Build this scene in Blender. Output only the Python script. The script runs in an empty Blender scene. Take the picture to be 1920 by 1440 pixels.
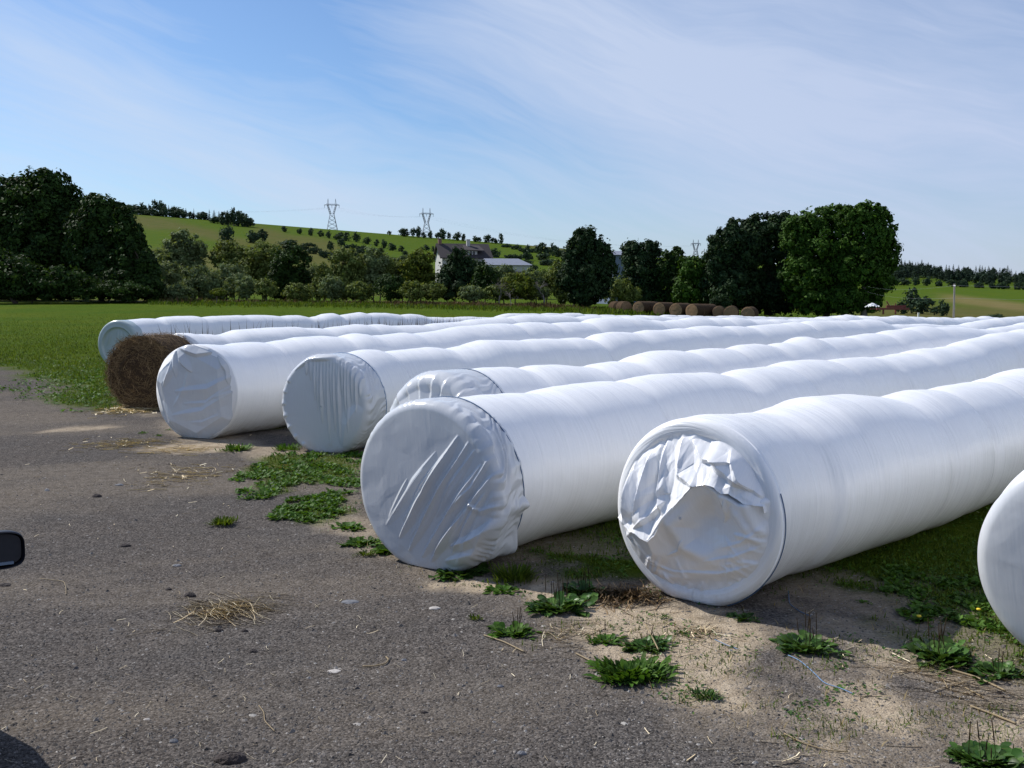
import bpy, math, random
import numpy as np
from mathutils import Vector, Matrix
R = math.radians
rng = np.random.default_rng(7)
random.seed(7)
scn = bpy.context.scene
col = scn.collection

# ------------------------------------------------------------------ camera
H = 1.95
F = 1867.0
PITCH = math.atan(170/F)
cd = bpy.data.cameras.new('camera'); cam = bpy.data.objects.new('camera', cd); col.objects.link(cam)
cd.sensor_width = 36; cd.lens = 36*F/1920; cd.clip_start = 0.05; cd.clip_end = 20000
cam.location = (0, 0, H); cam.rotation_euler = (math.pi/2-PITCH, 0, 0)
scn.camera = cam
scn.render.resolution_x = 1024; scn.render.resolution_y = 768
scn.view_settings.view_transform = 'Standard'; scn.view_settings.look = 'None'
scn.view_settings.exposure = 0.08; scn.view_settings.gamma = 1
try:
    scn.cycles.max_bounces = 6; scn.cycles.transparent_max_bounces = 8
except Exception: pass

# ------------------------------------------------------------------ node helper
class NT:
    def __init__(s, tree): s.t = tree; s.n = tree.nodes; s.l = tree.links
    def node(s, typ, **kw):
        nd = s.n.new(typ)
        for k, v in kw.items():
            if k == 'ins':
                for kk, vv in v.items(): s.set(nd, kk, vv)
            else: setattr(nd, k, v)
        return nd
    def set(s, nd, key, v):
        sock = nd.inputs[key]
        if isinstance(v, bpy.types.NodeSocket): s.l.new(v, sock)
        else:
            if hasattr(sock.default_value, '__len__') and not hasattr(v, '__len__'): v = (v,)*len(sock.default_value)
            if hasattr(sock.default_value, '__len__') and len(sock.default_value) == 4 and len(v) == 3: v = tuple(v)+(1,)
            sock.default_value = v
    def math(s, op, a, b=0.0, c=0.0, clamp=False):
        nd = s.n.new('ShaderNodeMath'); nd.operation = op; nd.use_clamp = clamp
        s.set(nd, 0, a); s.set(nd, 1, b); s.set(nd, 2, c)
        return nd.outputs[0]
    def noise(s, vec, scale, detail=3, rough=0.5, dist=0.0, dim='3D'):
        nd = s.n.new('ShaderNodeTexNoise'); nd.noise_dimensions = dim
        if vec is not None: s.l.new(vec, nd.inputs['Vector'])
        s.set(nd, 'Scale', scale); s.set(nd, 'Detail', detail); s.set(nd, 'Roughness', rough); s.set(nd, 'Distortion', dist)
        return nd.outputs['Fac']
    def ramp(s, fac, stops):
        nd = s.n.new('ShaderNodeValToRGB'); s.set(nd, 'Fac', fac); cr = nd.color_ramp
        while len(cr.elements) < len(stops): cr.elements.new(0.5)
        for e, (p, c) in zip(cr.elements, stops):
            e.position = p; e.color = (c, c, c, 1) if not hasattr(c, '__len__') else tuple(c)+(1,)
        return nd.outputs['Color']
    def mix(s, fac, a, b, typ='MIX'):
        nd = s.n.new('ShaderNodeMix'); nd.data_type = 'RGBA'; nd.blend_type = typ
        s.set(nd, 0, fac); s.set(nd, 6, a); s.set(nd, 7, b)
        return nd.outputs[2]
    def mapping(s, vec, scale=(1, 1, 1), rot=(0, 0, 0), loc=(0, 0, 0)):
        nd = s.n.new('ShaderNodeMapping'); s.l.new(vec, nd.inputs[0])
        nd.inputs['Scale'].default_value = scale; nd.inputs['Rotation'].default_value = rot; nd.inputs['Location'].default_value = loc
        return nd.outputs[0]
    def bump(s, h, strength, dist, normal=None):
        nd = s.n.new('ShaderNodeBump'); s.set(nd, 'Height', h); s.set(nd, 'Strength', strength); s.set(nd, 'Distance', dist)
        if normal is not None: s.l.new(normal, nd.inputs['Normal'])
        return nd.outputs[0]

# ------------------------------------------------------------------ world and sun
SUN = Vector((-0.857, 0.514, 0)).normalized()
ELEV = R(43)
sund = Vector((SUN.x*math.cos(ELEV), SUN.y*math.cos(ELEV), math.sin(ELEV)))
w = bpy.data.worlds.new("World"); scn.world = w; w.use_nodes = True
nt = NT(w.node_tree); nt.n.clear()
sky = nt.node('ShaderNodeTexSky', sky_type='NISHITA', sun_disc=False, sun_elevation=ELEV,
              sun_rotation=math.atan2(SUN.x, SUN.y) % (2*math.pi), altitude=100, air_density=1.0, dust_density=0.6, ozone_density=2.5)
tc = nt.node('ShaderNodeTexCoord')
sep = nt.node('ShaderNodeSeparateXYZ'); nt.l.new(tc.outputs['Generated'], sep.inputs[0])
az = nt.math('ARCTAN2', sep.outputs[0], sep.outputs[1])
el = nt.math('ARCSINE', sep.outputs[2])
cmb = nt.node('ShaderNodeCombineXYZ'); nt.set(cmb, 0, az); nt.set(cmb, 1, el)
# long cirrus fibres that fall to the right (about 15 degrees)
mp = nt.mapping(cmb.outputs[0], rot=(0, 0, R(19)))
warp = nt.noise(nt.mapping(mp, scale=(2.2, 5, 1)), 1.0, 3, 0.5)
cw = nt.node('ShaderNodeCombineXYZ'); nt.set(cw, 1, nt.math('MULTIPLY', warp, 0.16))
va = nt.node('ShaderNodeVectorMath', operation='ADD'); nt.l.new(mp, va.inputs[0]); nt.l.new(cw.outputs[0], va.inputs[1])
mv = va.outputs[0]
big = nt.noise(nt.mapping(mv, scale=(1.6, 6.5, 1), loc=(3.1, 1.7, 0)), 1.0, 4, 0.55)
mid = nt.noise(nt.mapping(mv, scale=(3.5, 22, 1), loc=(7.3, 0.2, 0)), 1.0, 5, 0.6)
fin = nt.noise(nt.mapping(mv, scale=(12, 130, 1), loc=(1.3, 4, 0)), 1.0, 4, 0.6)
cl = nt.math('ADD', nt.math('MULTIPLY', big, 0.62), nt.math('ADD', nt.math('MULTIPLY', mid, 0.40), nt.math('MULTIPLY', fin, 0.20)))
# more veil to the right of the view and low down
veil = nt.math('ADD', nt.math('MULTIPLY', az, 0.17), nt.math('MULTIPLY', nt.math('SUBTRACT', 0.18, el), 0.28))
def gauss(a0, e0, sa, se, ang, amp):
    da = nt.math('SUBTRACT', az, a0); de = nt.math('SUBTRACT', el, e0)
    c_, s_ = math.cos(ang), math.sin(ang)
    u = nt.math('DIVIDE', nt.math('ADD', nt.math('MULTIPLY', da, c_), nt.math('MULTIPLY', de, s_)), sa)
    v = nt.math('DIVIDE', nt.math('ADD', nt.math('MULTIPLY', da, -s_), nt.math('MULTIPLY', de, c_)), se)
    q = nt.math('ADD', nt.math('MULTIPLY', u, u), nt.math('MULTIPLY', v, v))
    return nt.math('MULTIPLY', nt.math('EXPONENT', nt.math('MULTIPLY', q, -1.0)), amp)
A = nt.math
tot = A('ADD', cl, veil)
for g in [(-0.42, 0.20, 0.16, 0.030, R(-17), 0.26), (-0.26, 0.115, 0.20, 0.024, R(-17), 0.22), (-0.02, 0.30, .16, .03, R(-25), .12), (0.10, 0.225, 0.26, 0.07, R(-22), 0.22),
          (0.30, 0.16, 0.25, 0.07, R(-10), 0.12), (-0.30, 0.33, 0.2, 0.05, R(-10), -0.10), (-0.08, 0.17, 0.14, 0.03, R(-15), -0.12), (-0.18, 0.24, .12, .03, R(-17), -.08)]:
    tot = A('ADD', tot, gauss(*g))
mask = nt.ramp(tot, [(0.44, 0.0), (0.63, 0.42), (0.93, 0.95)])
tint = nt.mix(1.0, sky.outputs[0], (0.84, 1.0, 1.20), 'MULTIPLY')
cloudc = nt.mix(nt.math('MULTIPLY', A('ADD', az, 0.35), 1.1, clamp=True), (6.1, 7.1, 8.8), (5.6, 6.35, 8.4))
skyc = nt.mix(nt.math('MULTIPLY', mask, 0.88), tint, cloudc)
bg = nt.node('ShaderNodeBackground'); nt.l.new(skyc, bg.inputs[0]); bg.inputs[1].default_value = 0.096
wo = nt.node('ShaderNodeOutputWorld'); nt.l.new(bg.outputs[0], wo.inputs[0])

sl = bpy.data.lights.new('sun', 'SUN'); so = bpy.data.objects.new('sun', sl); col.objects.link(so)
sl.energy = 5.0; sl.angle = R(0.53); sl.color = (1.0, 0.96, 0.90)
so.rotation_euler = (-sund).to_track_quat('-Z', 'Y').to_euler(); so.location = (-20, 12, 30)

# ------------------------------------------------------------------ geometry helpers
def ray(px, py):
    u = (px-960)/F; v = -(py-720)/F
    return np.array([u, math.cos(PITCH)+v*math.sin(PITCH), -math.sin(PITCH)+v*math.cos(PITCH)])
def P(px, py, Y):
    d = ray(px, py); s = Y/d[1]
    return np.array([d[0]*s, Y, H+d[2]*s])
def G0(px, py, z=0.0):
    d = ray(px, py); s = (z-H)/d[2]
    return np.array([d[0]*s, d[1]*s])
def props(o, label=None, cat=None, group=None, kind=None):
    if label: o['label'] = label
    if cat: o['category'] = cat
    if group: o['group'] = group
    if kind: o['kind'] = kind
    return o
def mk(name, V, Fs, mat=None, parent=None, uv=None, smooth=True, attrs=None):
    """V (n,3); Fs list of (k,m) int arrays; uv per-vertex (n,2)"""
    if not isinstance(Fs, (list, tuple)): Fs = [Fs]
    Fs = [np.asarray(f, dtype=np.int32) for f in Fs if len(f)]
    V = np.asarray(V, dtype=np.float32)
    me = bpy.data.meshes.new(name)
    me.vertices.add(len(V)); me.vertices.foreach_set('co', V.ravel())
    loops = np.concatenate([f.ravel() for f in Fs])
    tot_ = np.concatenate([np.full(len(f), f.shape[1], dtype=np.int32) for f in Fs])
    st = np.concatenate([[0], np.cumsum(tot_)[:-1]]).astype(np.int32)
    me.loops.add(len(loops)); me.loops.foreach_set('vertex_index', loops)
    me.polygons.add(len(tot_)); me.polygons.foreach_set('loop_start', st); me.polygons.foreach_set('loop_total', tot_)
    me.polygons.foreach_set('use_smooth', np.full(len(tot_), smooth, dtype=bool))
    if uv is not None:
        ul = me.uv_layers.new(name='UVMap'); ul.data.foreach_set('uv', np.asarray(uv, dtype=np.float32)[loops].ravel())
    if attrs:
        for k, a in attrs.items():
            at = me.attributes.new(k, 'FLOAT', 'POINT'); at.data.foreach_set('value', np.asarray(a, dtype=np.float32))
    me.update(calc_edges=True); me.validate()
    if mat: me.materials.append(mat)
    o = bpy.data.objects.new(name, me); col.objects.link(o)
    if parent: o.parent = parent
    return o
def empty(name, loc, rz=0.0):
    o = bpy.data.objects.new(name, None); col.objects.link(o); o.location = tuple(float(v) for v in loc); o.rotation_euler = (0, 0, rz)
    o.empty_display_size = 0.2
    return o
class MB:
    """collects simple solids into one mesh"""
    def __init__(s): s.V = []; s.Q = []; s.T = []; s.n = 0
    def add(s, V, Q=(), T=()):
        V = np.asarray(V, float); s.V.append(V)
        if len(Q): s.Q.append(np.asarray(Q)+s.n)
        if len(T): s.T.append(np.asarray(T)+s.n)
        s.n += len(V)
    def box(s, c, d, rz=0.0, M=None):
        c = np.array(c, float); d = np.array(d, float)/2
        v = np.array([[x, y, z] for x in (-1, 1) for y in (-1, 1) for z in (-1, 1)])*d
        if rz: v = v @ np.array([[math.cos(rz), math.sin(rz), 0], [-math.sin(rz), math.cos(rz), 0], [0, 0, 1]])
        v = v+c
        s.add(v, [[0, 1, 3, 2], [4, 6, 7, 5], [0, 4, 5, 1], [2, 3, 7, 6], [0, 2, 6, 4], [1, 5, 7, 3]])
    def tube(s, pts, rad, n=8, cap=True):
        pts = np.asarray(pts, float); m = len(pts); rad = np.broadcast_to(np.asarray(rad, float), (m,))
        T = np.gradient(pts, axis=0); T /= np.linalg.norm(T, axis=1)[:, None]+1e-9
        ref = np.array([0, 0, 1.0]) if abs(T[0][2]) < 0.9 else np.array([1.0, 0, 0])
        V = []
        for i in range(m):
            a = np.cross(T[i], ref); a /= np.linalg.norm(a)+1e-9; b = np.cross(T[i], a)
            for k in range(n):
                an = 2*math.pi*k/n; V.append(pts[i]+rad[i]*(a*math.cos(an)+b*math.sin(an)))
        Q = [[i*n+k, i*n+(k+1) % n, (i+1)*n+(k+1) % n, (i+1)*n+k] for i in range(m-1) for k in range(n)]
        T_ = []
        if cap:
            V.append(pts[0]); V.append(pts[-1])
            T_ = [[m*n, (k+1) % n, k] for k in range(n)]+[[m*n+1, (m-1)*n+k, (m-1)*n+(k+1) % n] for k in range(n)]
        s.add(V, Q, T_)
    def poly_prism(s, P2, y0, y1, M):
        """profile P2 (x,z) extruded along local y; M maps local->output"""
        n = len(P2); V = [(p[0], y, p[1]) for y in (y0, y1) for p in P2]
        V = np.array([M(v) for v in V]); c0 = V[:n].mean(0); c1 = V[n:].mean(0)
        V = np.vstack([V, c0, c1])
        Q = [[i, (i+1) % n, n+(i+1) % n, n+i] for i in range(n)]
        T_ = [[2*n, (i+1) % n, i] for i in range(n)]+[[2*n+1, n+i, n+(i+1) % n] for i in range(n)]
        s.add(V, Q, T_)
    def build(s, name, mat, parent=None, smooth=False):
        Fs = []
        if s.Q: Fs.append(np.vstack(s.Q))
        if s.T: Fs.append(np.vstack(s.T))
        return mk(name, np.vstack(s.V), Fs, mat, parent, smooth=smooth)

def vnoise(x, y, seed=0):
    """smooth value noise, numpy"""
    xi = np.floor(x).astype(np.int64); yi = np.floor(y).astype(np.int64); xf = x-xi; yf = y-yi
    def h(a, b):
        n = (a*374761393+b*668265263+seed*1442695041) & 0xFFFFFFFF
        n = ((n ^ (n >> 13))*1274126177) & 0xFFFFFFFF
        return ((n ^ (n >> 16)) & 0xFFFFFF)/float(0xFFFFFF)
    u = xf*xf*(3-2*xf); v = yf*yf*(3-2*yf)
    return (h(xi, yi)*(1-u)+h(xi+1, yi)*u)*(1-v)+(h(xi, yi+1)*(1-u)+h(xi+1, yi+1)*u)*v
def fbm(x, y, seed=0, o=4):
    r = 0; a = 0.5; t = 0
    for k in range(o):
        r = r+a*vnoise(x*2**k+17.3*k, y*2**k-9.1*k, seed+k); t += a; a *= 0.55
    return r/t
def sstep(a, b, x):
    t = np.clip((x-a)/(b-a), 0, 1); return t*t*(3-2*t)

# ------------------------------------------------------------------ terrain
TC = [-1500, 0, 250, 500, 750, 1000, 1100, 1300, 1450, 1600, 1750, 1920, 3500]
TR = {30: None,
      42: [0, 0, 0, 0, 0, -.10, -.18, -.22, -.25, -.28, -.3, -.3, -.3],
      65: [.3, .3, .3, .25, .1, -.2, -.4, -.65, -.8, -.9, -1.0, -1.0, -1.0]}
TP = {115: [562, 562, 562, 563, 566, 570, 573, 586, 594, 600, 603, 603, 603],
      160: [555, 555, 555, 556, 559, 565, 567, 578, 586, 592, 594, 595, 595],
      250: [533, 533, 533, 538, 546, 550, 553, 560, 566, 572, 575, 578, 578],
      400: [480, 488, 494, 502, 514, 520, 528, 538, 544, 550, 553, 558, 558],
      550: [440, 452, 462, 475, 492, 502, 510, 525, 531, 535, 537, 545, 548],
      750: [405, 415, 428, 447, 465, 482, 490, 506, 512, 521, 525, 534, 538],
      1000: [380, 388, 401, 421, 441, 461, 470, 489, 495, 502, 511, 520, 528]}
TY = [0, 30, 42, 65, 115, 160, 250, 400, 550, 750, 1000, 1400, 4000]
def _tab():
    a = (np.array(TC)-960)/F
    rows = []
    for Y in TY:
        if Y <= 30: rows.append(np.zeros(len(TC)))
        elif Y in TR: rows.append(np.array(TR[Y], float))
        elif Y in TP: rows.append(H+(550-np.array(TP[Y], float))/F*Y)
        elif Y == 1400: rows.append(rows[-1]*0.97)
        else: rows.append(rows[-2]*0.2-30)
    Z = np.array(rows)
    ag = np.linspace(a[0], a[-1], 400); yg = np.concatenate([np.linspace(0, 200, 201), np.linspace(204, 1400, 300), np.linspace(1450, 4000, 52)])
    Z1 = np.array([np.interp(ag, a, r) for r in Z])
    Z2 = np.array([np.interp(yg, TY, Z1[:, j]) for j in range(len(ag))]).T
    k = np.exp(-np.linspace(-2, 2, 13)**2); k /= k.sum()
    Zp = np.pad(Z2, ((0, 0), (6, 6)), mode='edge')
    Z2 = sum(k[i]*Zp[:, i:i+400] for i in range(13))
    k = np.exp(-np.linspace(-2, 2, 9)**2); k /= k.sum()
    Zp = np.pad(Z2, ((4, 4), (0, 0)), mode='edge')
    Z2 = sum(k[i]*Zp[i:i+len(yg)] for i in range(9))
    return ag, yg, Z2
AG, YG, ZG = _tab()
def terrain(x, y):
    x = np.asarray(x, float); y = np.asarray(y, float)
    yy = np.clip(y, 0, YG[-1]-1); a = np.clip(x/np.maximum(yy, 5), AG[0], AG[-1]-1e-4)
    fa = (a-AG[0])/(AG[1]-AG[0]); i = np.clip(fa.astype(int), 0, len(AG)-2); u = fa-i
    fy = np.interp(yy, YG, np.arange(len(YG))); j = np.clip(fy.astype(int), 0, len(YG)-2); v = fy-j
    z = (ZG[j, i]*(1-u)+ZG[j, i+1]*u)*(1-v)+(ZG[j+1, i]*(1-u)+ZG[j+1, i+1]*u)*v
    near = np.exp(-(x*x+y*y)/900.0)
    z = z+near*0.035*(fbm(x*0.7, y*0.7, 3, 3)-0.5)*sstep(1, 4, y)
    return z
def tz(x, y): return float(terrain(np.array([x]), np.array([y]))[0])
def GT(px, py):
    """point of the terrain seen at a pixel of the photograph"""
    d = ray(px, py)
    s = np.concatenate([np.linspace(2, 60, 600), np.linspace(60.5, 1300, 2500)])
    X = d[0]*s; Y = d[1]*s; Z = H+d[2]*s; g = terrain(X, Y)
    k = np.where(Z <= g)[0]
    if len(k) == 0: return np.array([X[-1], Y[-1], g[-1]])
    k = k[0]; return np.array([X[k], Y[k], g[k]])
# ------------------------------------------------------------------ materials
def mat(name):
    m = bpy.data.materials.new(name); m.use_nodes = True; t = NT(m.node_tree); t.n.clear()
    t.out = t.node('ShaderNodeOutputMaterial'); return m, t
def principled(t, **kw):
    b = t.node('ShaderNodeBsdfPrincipled')
    for k, v in kw.items(): t.set(b, k.replace('_', ' '), v)
    t.l.new(b.outputs[0], t.out.inputs[0]); return b
def simple(name, c, rough=0.7, metal=0.0, nscale=None, namp=0.25, bump=0.0, bscale=30, spec=0.5):
    m, t = mat(name); co = t.node('ShaderNodeTexCoord').outputs['Object']
    base = c
    if nscale:
        f = t.noise(co, nscale, 4, 0.6)
        base = t.mix(f, tuple(x*(1-namp) for x in c), tuple(min(1, x*(1+namp)) for x in c))
    b = principled(t, Base_Color=base, Roughness=rough, Metallic=metal, Specular_IOR_Level=spec)
    if bump: t.l.new(t.bump(t.noise(co, bscale, 4, 0.6), bump, 0.02), b.inputs['Normal'])
    return m
M = {}
def film_mat(name, c, rough, streak=0.5, dirt=True, trans=0.0, sheen=0.0):
    m, t = mat(name)
    uv = t.node('ShaderNodeTexCoord').outputs['UV']
    # wrap streaks: u runs along the row in metres, v around it in metres; fibres run round, slightly slanted
    slant = t.mapping(uv, rot=(0, 0, R(-7)))
    s1 = t.noise(t.mapping(slant, scale=(42, 0.9, 1)), 1.0, 4, 0.6)
    s2 = t.noise(t.mapping(slant, scale=(9, 0.5, 1), loc=(4, 2, 0)), 1.0, 3, 0.5)
    s3 = t.noise(t.mapping(slant, scale=(160, 7, 1)), 1.0, 3, 0.6)
    h = t.math('ADD', t.math('MULTIPLY', s1, 0.5), t.math('ADD', t.math('MULTIPLY', s2, 1.5), t.math('MULTIPLY', s3, 0.2)))
    n = t.bump(h, streak, 0.020)
    base = t.mix(t.ramp(s1, [(0.3, 0.0), (0.7, 1.0)]), tuple(x*0.93 for x in c), c)
    if dirt:
        ge = t.node('ShaderNodeNewGeometry'); sp = t.node('ShaderNodeSeparateXYZ'); t.l.new(ge.outputs['Position'], sp.inputs[0])
        dn = t.noise(ge.outputs['Position'], 9, 5, 0.65)
        d = t.ramp(t.math('ADD', t.math('MULTIPLY', sp.outputs[2], -2.2), dn), [(0.25, 0.0), (0.62, 0.55)])
        base = t.mix(d, base, (0.50, 0.44, 0.36))
    b = principled(t, Base_Color=base, Roughness=rough, Specular_IOR_Level=0.45)
    t.l.new(n, b.inputs['Normal'])
    if trans:
        tr = t.node('ShaderNodeBsdfTranslucent'); t.set(tr, 'Color', c); mx = t.node('ShaderNodeMixShader'); mx.inputs[0].default_value = trans
        t.l.new(b.outputs[0], mx.inputs[1]); t.l.new(tr.outputs[0], mx.inputs[2]); t.l.new(mx.outputs[0], t.out.inputs[0])
    return m
M['film'] = film_mat('white_film', (0.89, 0.89, 0.89), 0.27, 0.5)
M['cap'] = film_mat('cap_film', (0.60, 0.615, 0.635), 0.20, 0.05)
M['gloss'] = film_mat('loose_white_film', (0.85, 0.85, 0.86), 0.19, 0.05, dirt=True)
M['greenfilm'] = film_mat('thin_greenish_film', (0.43, 0.49, 0.48), 0.25, 0.05)

def leaf_mat(name, c1, c2, trans=0.35, rough=0.7):
    m, t = mat(name)
    uv = t.node('ShaderNodeTexCoord').outputs['UV']; sp = t.node('ShaderNodeSeparateXYZ'); t.l.new(uv, sp.inputs[0])
    c = t.mix(sp.outputs[0], c1, c2)
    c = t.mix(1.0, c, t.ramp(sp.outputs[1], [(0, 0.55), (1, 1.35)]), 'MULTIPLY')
    b = t.node('ShaderNodeBsdfPrincipled'); t.set(b, 'Base Color', c); t.set(b, 'Roughness', rough); t.set(b, 'Specular IOR Level', 0.15)
    tr = t.node('ShaderNodeBsdfTranslucent'); t.l.new(t.mix(1.0, c, (1.2, 1.1, 0.5), 'MULTIPLY'), tr.inputs['Color'])
    mx = t.node('ShaderNodeMixShader'); mx.inputs[0].default_value = trans
    t.l.new(b.outputs[0], mx.inputs[1]); t.l.new(tr.outputs[0], mx.inputs[2]); t.l.new(mx.outputs[0], t.out.inputs[0])
    return m
M['leaf_dark'] = leaf_mat('leaf_dark', (0.016, 0.038, 0.008), (0.042, 0.082, 0.014), 0.2)
M['leaf_bright'] = leaf_mat('leaf_bright', (0.024, 0.064, 0.007), (0.070, 0.140, 0.014), 0.16)
M['leaf_deep'] = leaf_mat('leaf_deep', (0.015, 0.034, 0.012), (0.034, 0.066, 0.020), 0.15)
M['leaf_grey'] = leaf_mat('leaf_grey', (0.095, 0.140, 0.050), (0.20, 0.25, 0.11), 0.25)
M['leaf_olive'] = leaf_mat('leaf_olive', (0.075, 0.115, 0.022), (0.20, 0.24, 0.065), 0.25)
M['leaf_yellow'] = leaf_mat('leaf_yellow', (0.085, 0.13, 0.018), (0.16, 0.19, 0.03), 0.35)
M['leaf_far'] = leaf_mat('leaf_far', (0.028, 0.055, 0.030), (0.055, 0.090, 0.045), 0.2)
M['needle'] = leaf_mat('needle', (0.020, 0.040, 0.024), (0.035, 0.06, 0.034), 0.1)
M['weed'] = leaf_mat('weed_leaf', (0.045, 0.115, 0.012), (0.085, 0.165, 0.022), 0.3, 0.6)
M['weed_dark'] = leaf_mat('weed_dark_leaf', (0.034, 0.088, 0.018), (0.085, 0.155, 0.034), 0.2, 0.35)
M['blade'] = leaf_mat('grass_blade', (0.050, 0.098, 0.008), (0.115, 0.158, 0.018), 0.3, 0.8)
M['dryblade'] = leaf_mat('dry_blade', (0.20, 0.15, 0.06), (0.34, 0.26, 0.12), 0.2, 0.6)
M['brownhead'] = leaf_mat('seed_head', (0.07, 0.045, 0.02), (0.15, 0.10, 0.045), 0.1, 0.8)
M['straw'] = leaf_mat('straw', (0.58, 0.45, 0.27), (0.88, 0.78, 0.56), 0.1, 0.5)
M['dandelion'] = simple('dandelion_yellow', (0.75, 0.55, 0.02), 0.6)
M['bark'] = simple('bark', (0.11, 0.085, 0.065), 0.9, nscale=3, bump=0.4, bscale=8)
M['barkgrey'] = simple('grey_bark', (0.22, 0.19, 0.17), 0.9, nscale=3)
M['twine'] = simple('blue_twine', (0.14, 0.26, 0.44), 0.6)
M['darkstring'] = simple('dark_string', (0.06, 0.12, 0.22), 0.6)
M['black'] = simple('black_plastic', (0.012, 0.011, 0.016), 0.4)
M['carpaint'] = simple('dark_car_paint', (0.01, 0.012, 0.02), 0.15)
M['glass'] = simple('dark_glass', (0.010, 0.012, 0.016), 0.04)
M['rubber'] = simple('rubber', (0.02, 0.02, 0.02), 0.85)
M['steel'] = simple('galvanised_steel', (0.36, 0.38, 0.42), 0.5, metal=0.3)
M['wire'] = simple('wire', (0.30, 0.32, 0.36), 0.5)
M['wood'] = simple('weathered_wood', (0.21, 0.19, 0.17), 0.85, nscale=6)
M['red'] = simple('rusty_red_paint', (0.16, 0.035, 0.025), 0.7, nscale=5)
M['white'] = simple('white_paint', (0.78, 0.78, 0.76), 0.6)
M['wall'] = simple('white_render', (0.45, 0.44, 0.42), 0.85, nscale=1.5, namp=0.08)
M['roof'] = simple('brown_shingles', (0.042, 0.034, 0.036), 0.9, nscale=4, namp=0.3)
M['tin'] = simple('tin_roof', (0.24, 0.25, 0.29), 0.5, metal=0.2, nscale=2)
M['barnwall'] = simple('barn_boards', (0.16, 0.12, 0.12), 0.9, nscale=2)
M['bluewall'] = simple('blue_grey_siding', (0.13, 0.17, 0.24), 0.8, nscale=1)
M['brick'] = simple('chimney_brick', (0.20, 0.11, 0.09), 0.9, nscale=5)

# hay
m, t = mat('hay'); co = t.node('ShaderNodeTexCoord').outputs['UV']
n1 = t.noise(t.mapping(co, scale=(3, 9, 1)), 3.0, 6, 0.75, 2.5); n2 = t.noise(t.mapping(co, scale=(14, 9, 1)), 4.0, 5, 0.75, 1.5)
f = t.math('ADD', t.math('MULTIPLY', n1, 0.6), t.math('MULTIPLY', n2, 0.4))
c = t.ramp(f, [(0.36, (0.020, 0.013, 0.009)), (0.5, (0.075, 0.046, 0.025)), (0.62, (0.14, 0.088, 0.046)), (0.75, (0.28, 0.19, 0.10))])
b = principled(t, Base_Color=c, Roughness=0.9, Specular_IOR_Level=0.2); t.l.new(t.bump(f, 1.0, 0.04), b.inputs['Normal']); M['hay'] = m
for nm_, k_ in (('hay_side', 0.55), ('hay_end', 2.2)):
    m, t = mat(nm_); co = t.node('ShaderNodeTexCoord').outputs['UV']
    f = t.math('ADD', t.math('MULTIPLY', t.noise(t.mapping(co, scale=(3, 26, 1)), 3.0, 5, 0.7, 0.5), 0.6), t.math('MULTIPLY', t.noise(t.mapping(co, scale=(24, 5, 1)), 4.0, 4, 0.7), 0.4))
    c = t.ramp(f, [(0.32, (0.05*k_, 0.032*k_, 0.021*k_)), (0.5, (0.12*k_, 0.075*k_, 0.043*k_)), (0.68, (0.25*k_, 0.165*k_, 0.085*k_))])
    b = principled(t, Base_Color=c, Roughness=0.95, Specular_IOR_Level=0.15); t.l.new(t.bump(f, 1.0, 0.05), b.inputs['Normal']); M[nm_] = m
M['haystrand'] = leaf_mat('hay_strand', (0.05, 0.031, 0.018), (0.36, 0.24, 0.12), 0.1, 0.7)

# ground: attributes grass / sand / pale / gold choose between soils
m, t = mat('ground_soil')
ge = t.node('ShaderNodeNewGeometry'); pos = ge.outputs['Position']
def attr(n):
    a = t.node('ShaderNodeAttribute'); a.attribute_name = n; return a.outputs['Fac']
nz_f = t.noise(pos, 55, 4, 0.7); nz_m = t.noise(pos, 9, 4, 0.6); nz_l = t.noise(pos, 0.9, 6, 0.7)
vor = t.node('ShaderNodeTexVoronoi'); t.l.new(pos, vor.inputs['Vector']); t.set(vor, 'Scale', 95)
vor2 = t.node('ShaderNodeTexVoronoi'); t.l.new(pos, vor2.inputs['Vector']); t.set(vor2, 'Scale', 34)
sepc = t.node('ShaderNodeSeparateColor'); t.l.new(vor.outputs['Color'], sepc.inputs[0])
grav = t.ramp(t.math('ADD', t.math('MULTIPLY', sepc.outputs[0], 0.55), t.math('MULTIPLY', nz_f, 0.45)),
              [(0.15, (0.022, 0.020, 0.019)), (0.42, (0.072, 0.066, 0.062)), (0.7, (0.118, 0.108, 0.100)), (0.92, (0.24, 0.22, 0.205))])
grav = t.mix(t.ramp(nz_l, [(0.30, 0.0), (0.8, 0.42)]), grav, t.mix(1.0, grav, (1.35, 1.20, 1.05), 'MULTIPLY'))
grav = t.mix(1.0, grav, t.ramp(nz_m, [(0.25, 0.78), (0.75, 1.18)]), 'MULTIPLY')
sand = t.ramp(t.math('ADD', t.math('MULTIPLY', nz_f, 0.5), t.math('MULTIPLY', nz_m, 0.5)),
              [(0.28, (0.17, 0.13, 0.095)), (0.5, (0.37, 0.30, 0.215)), (0.72, (0.54, 0.455, 0.345))])
soil = t.mix(t.math('MULTIPLY', attr('sand'), 1.0), grav, sand)
gn = t.noise(t.mapping(pos, scale=(1, 1, 1)), 2.3, 5, 0.7); gl = t.noise(pos, 0.12, 4, 0.6)
gf = t.noise(pos, 14, 5, 0.75)
gr = t.ramp(t.math('ADD', t.math('MULTIPLY', gn, 0.5), t.math('MULTIPLY', gf, 0.5)),
            [(0.3, (0.025, 0.054, 0.005)), (0.5, (0.052, 0.096, 0.008)), (0.7, (0.090, 0.134, 0.015))])
gr = t.mix(t.ramp(gl, [(0.35, 0.0), (0.65, 0.9)]), gr, t.mix(1.0, gr, (1.45, 1.12, 1.1), 'MULTIPLY'))
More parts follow.
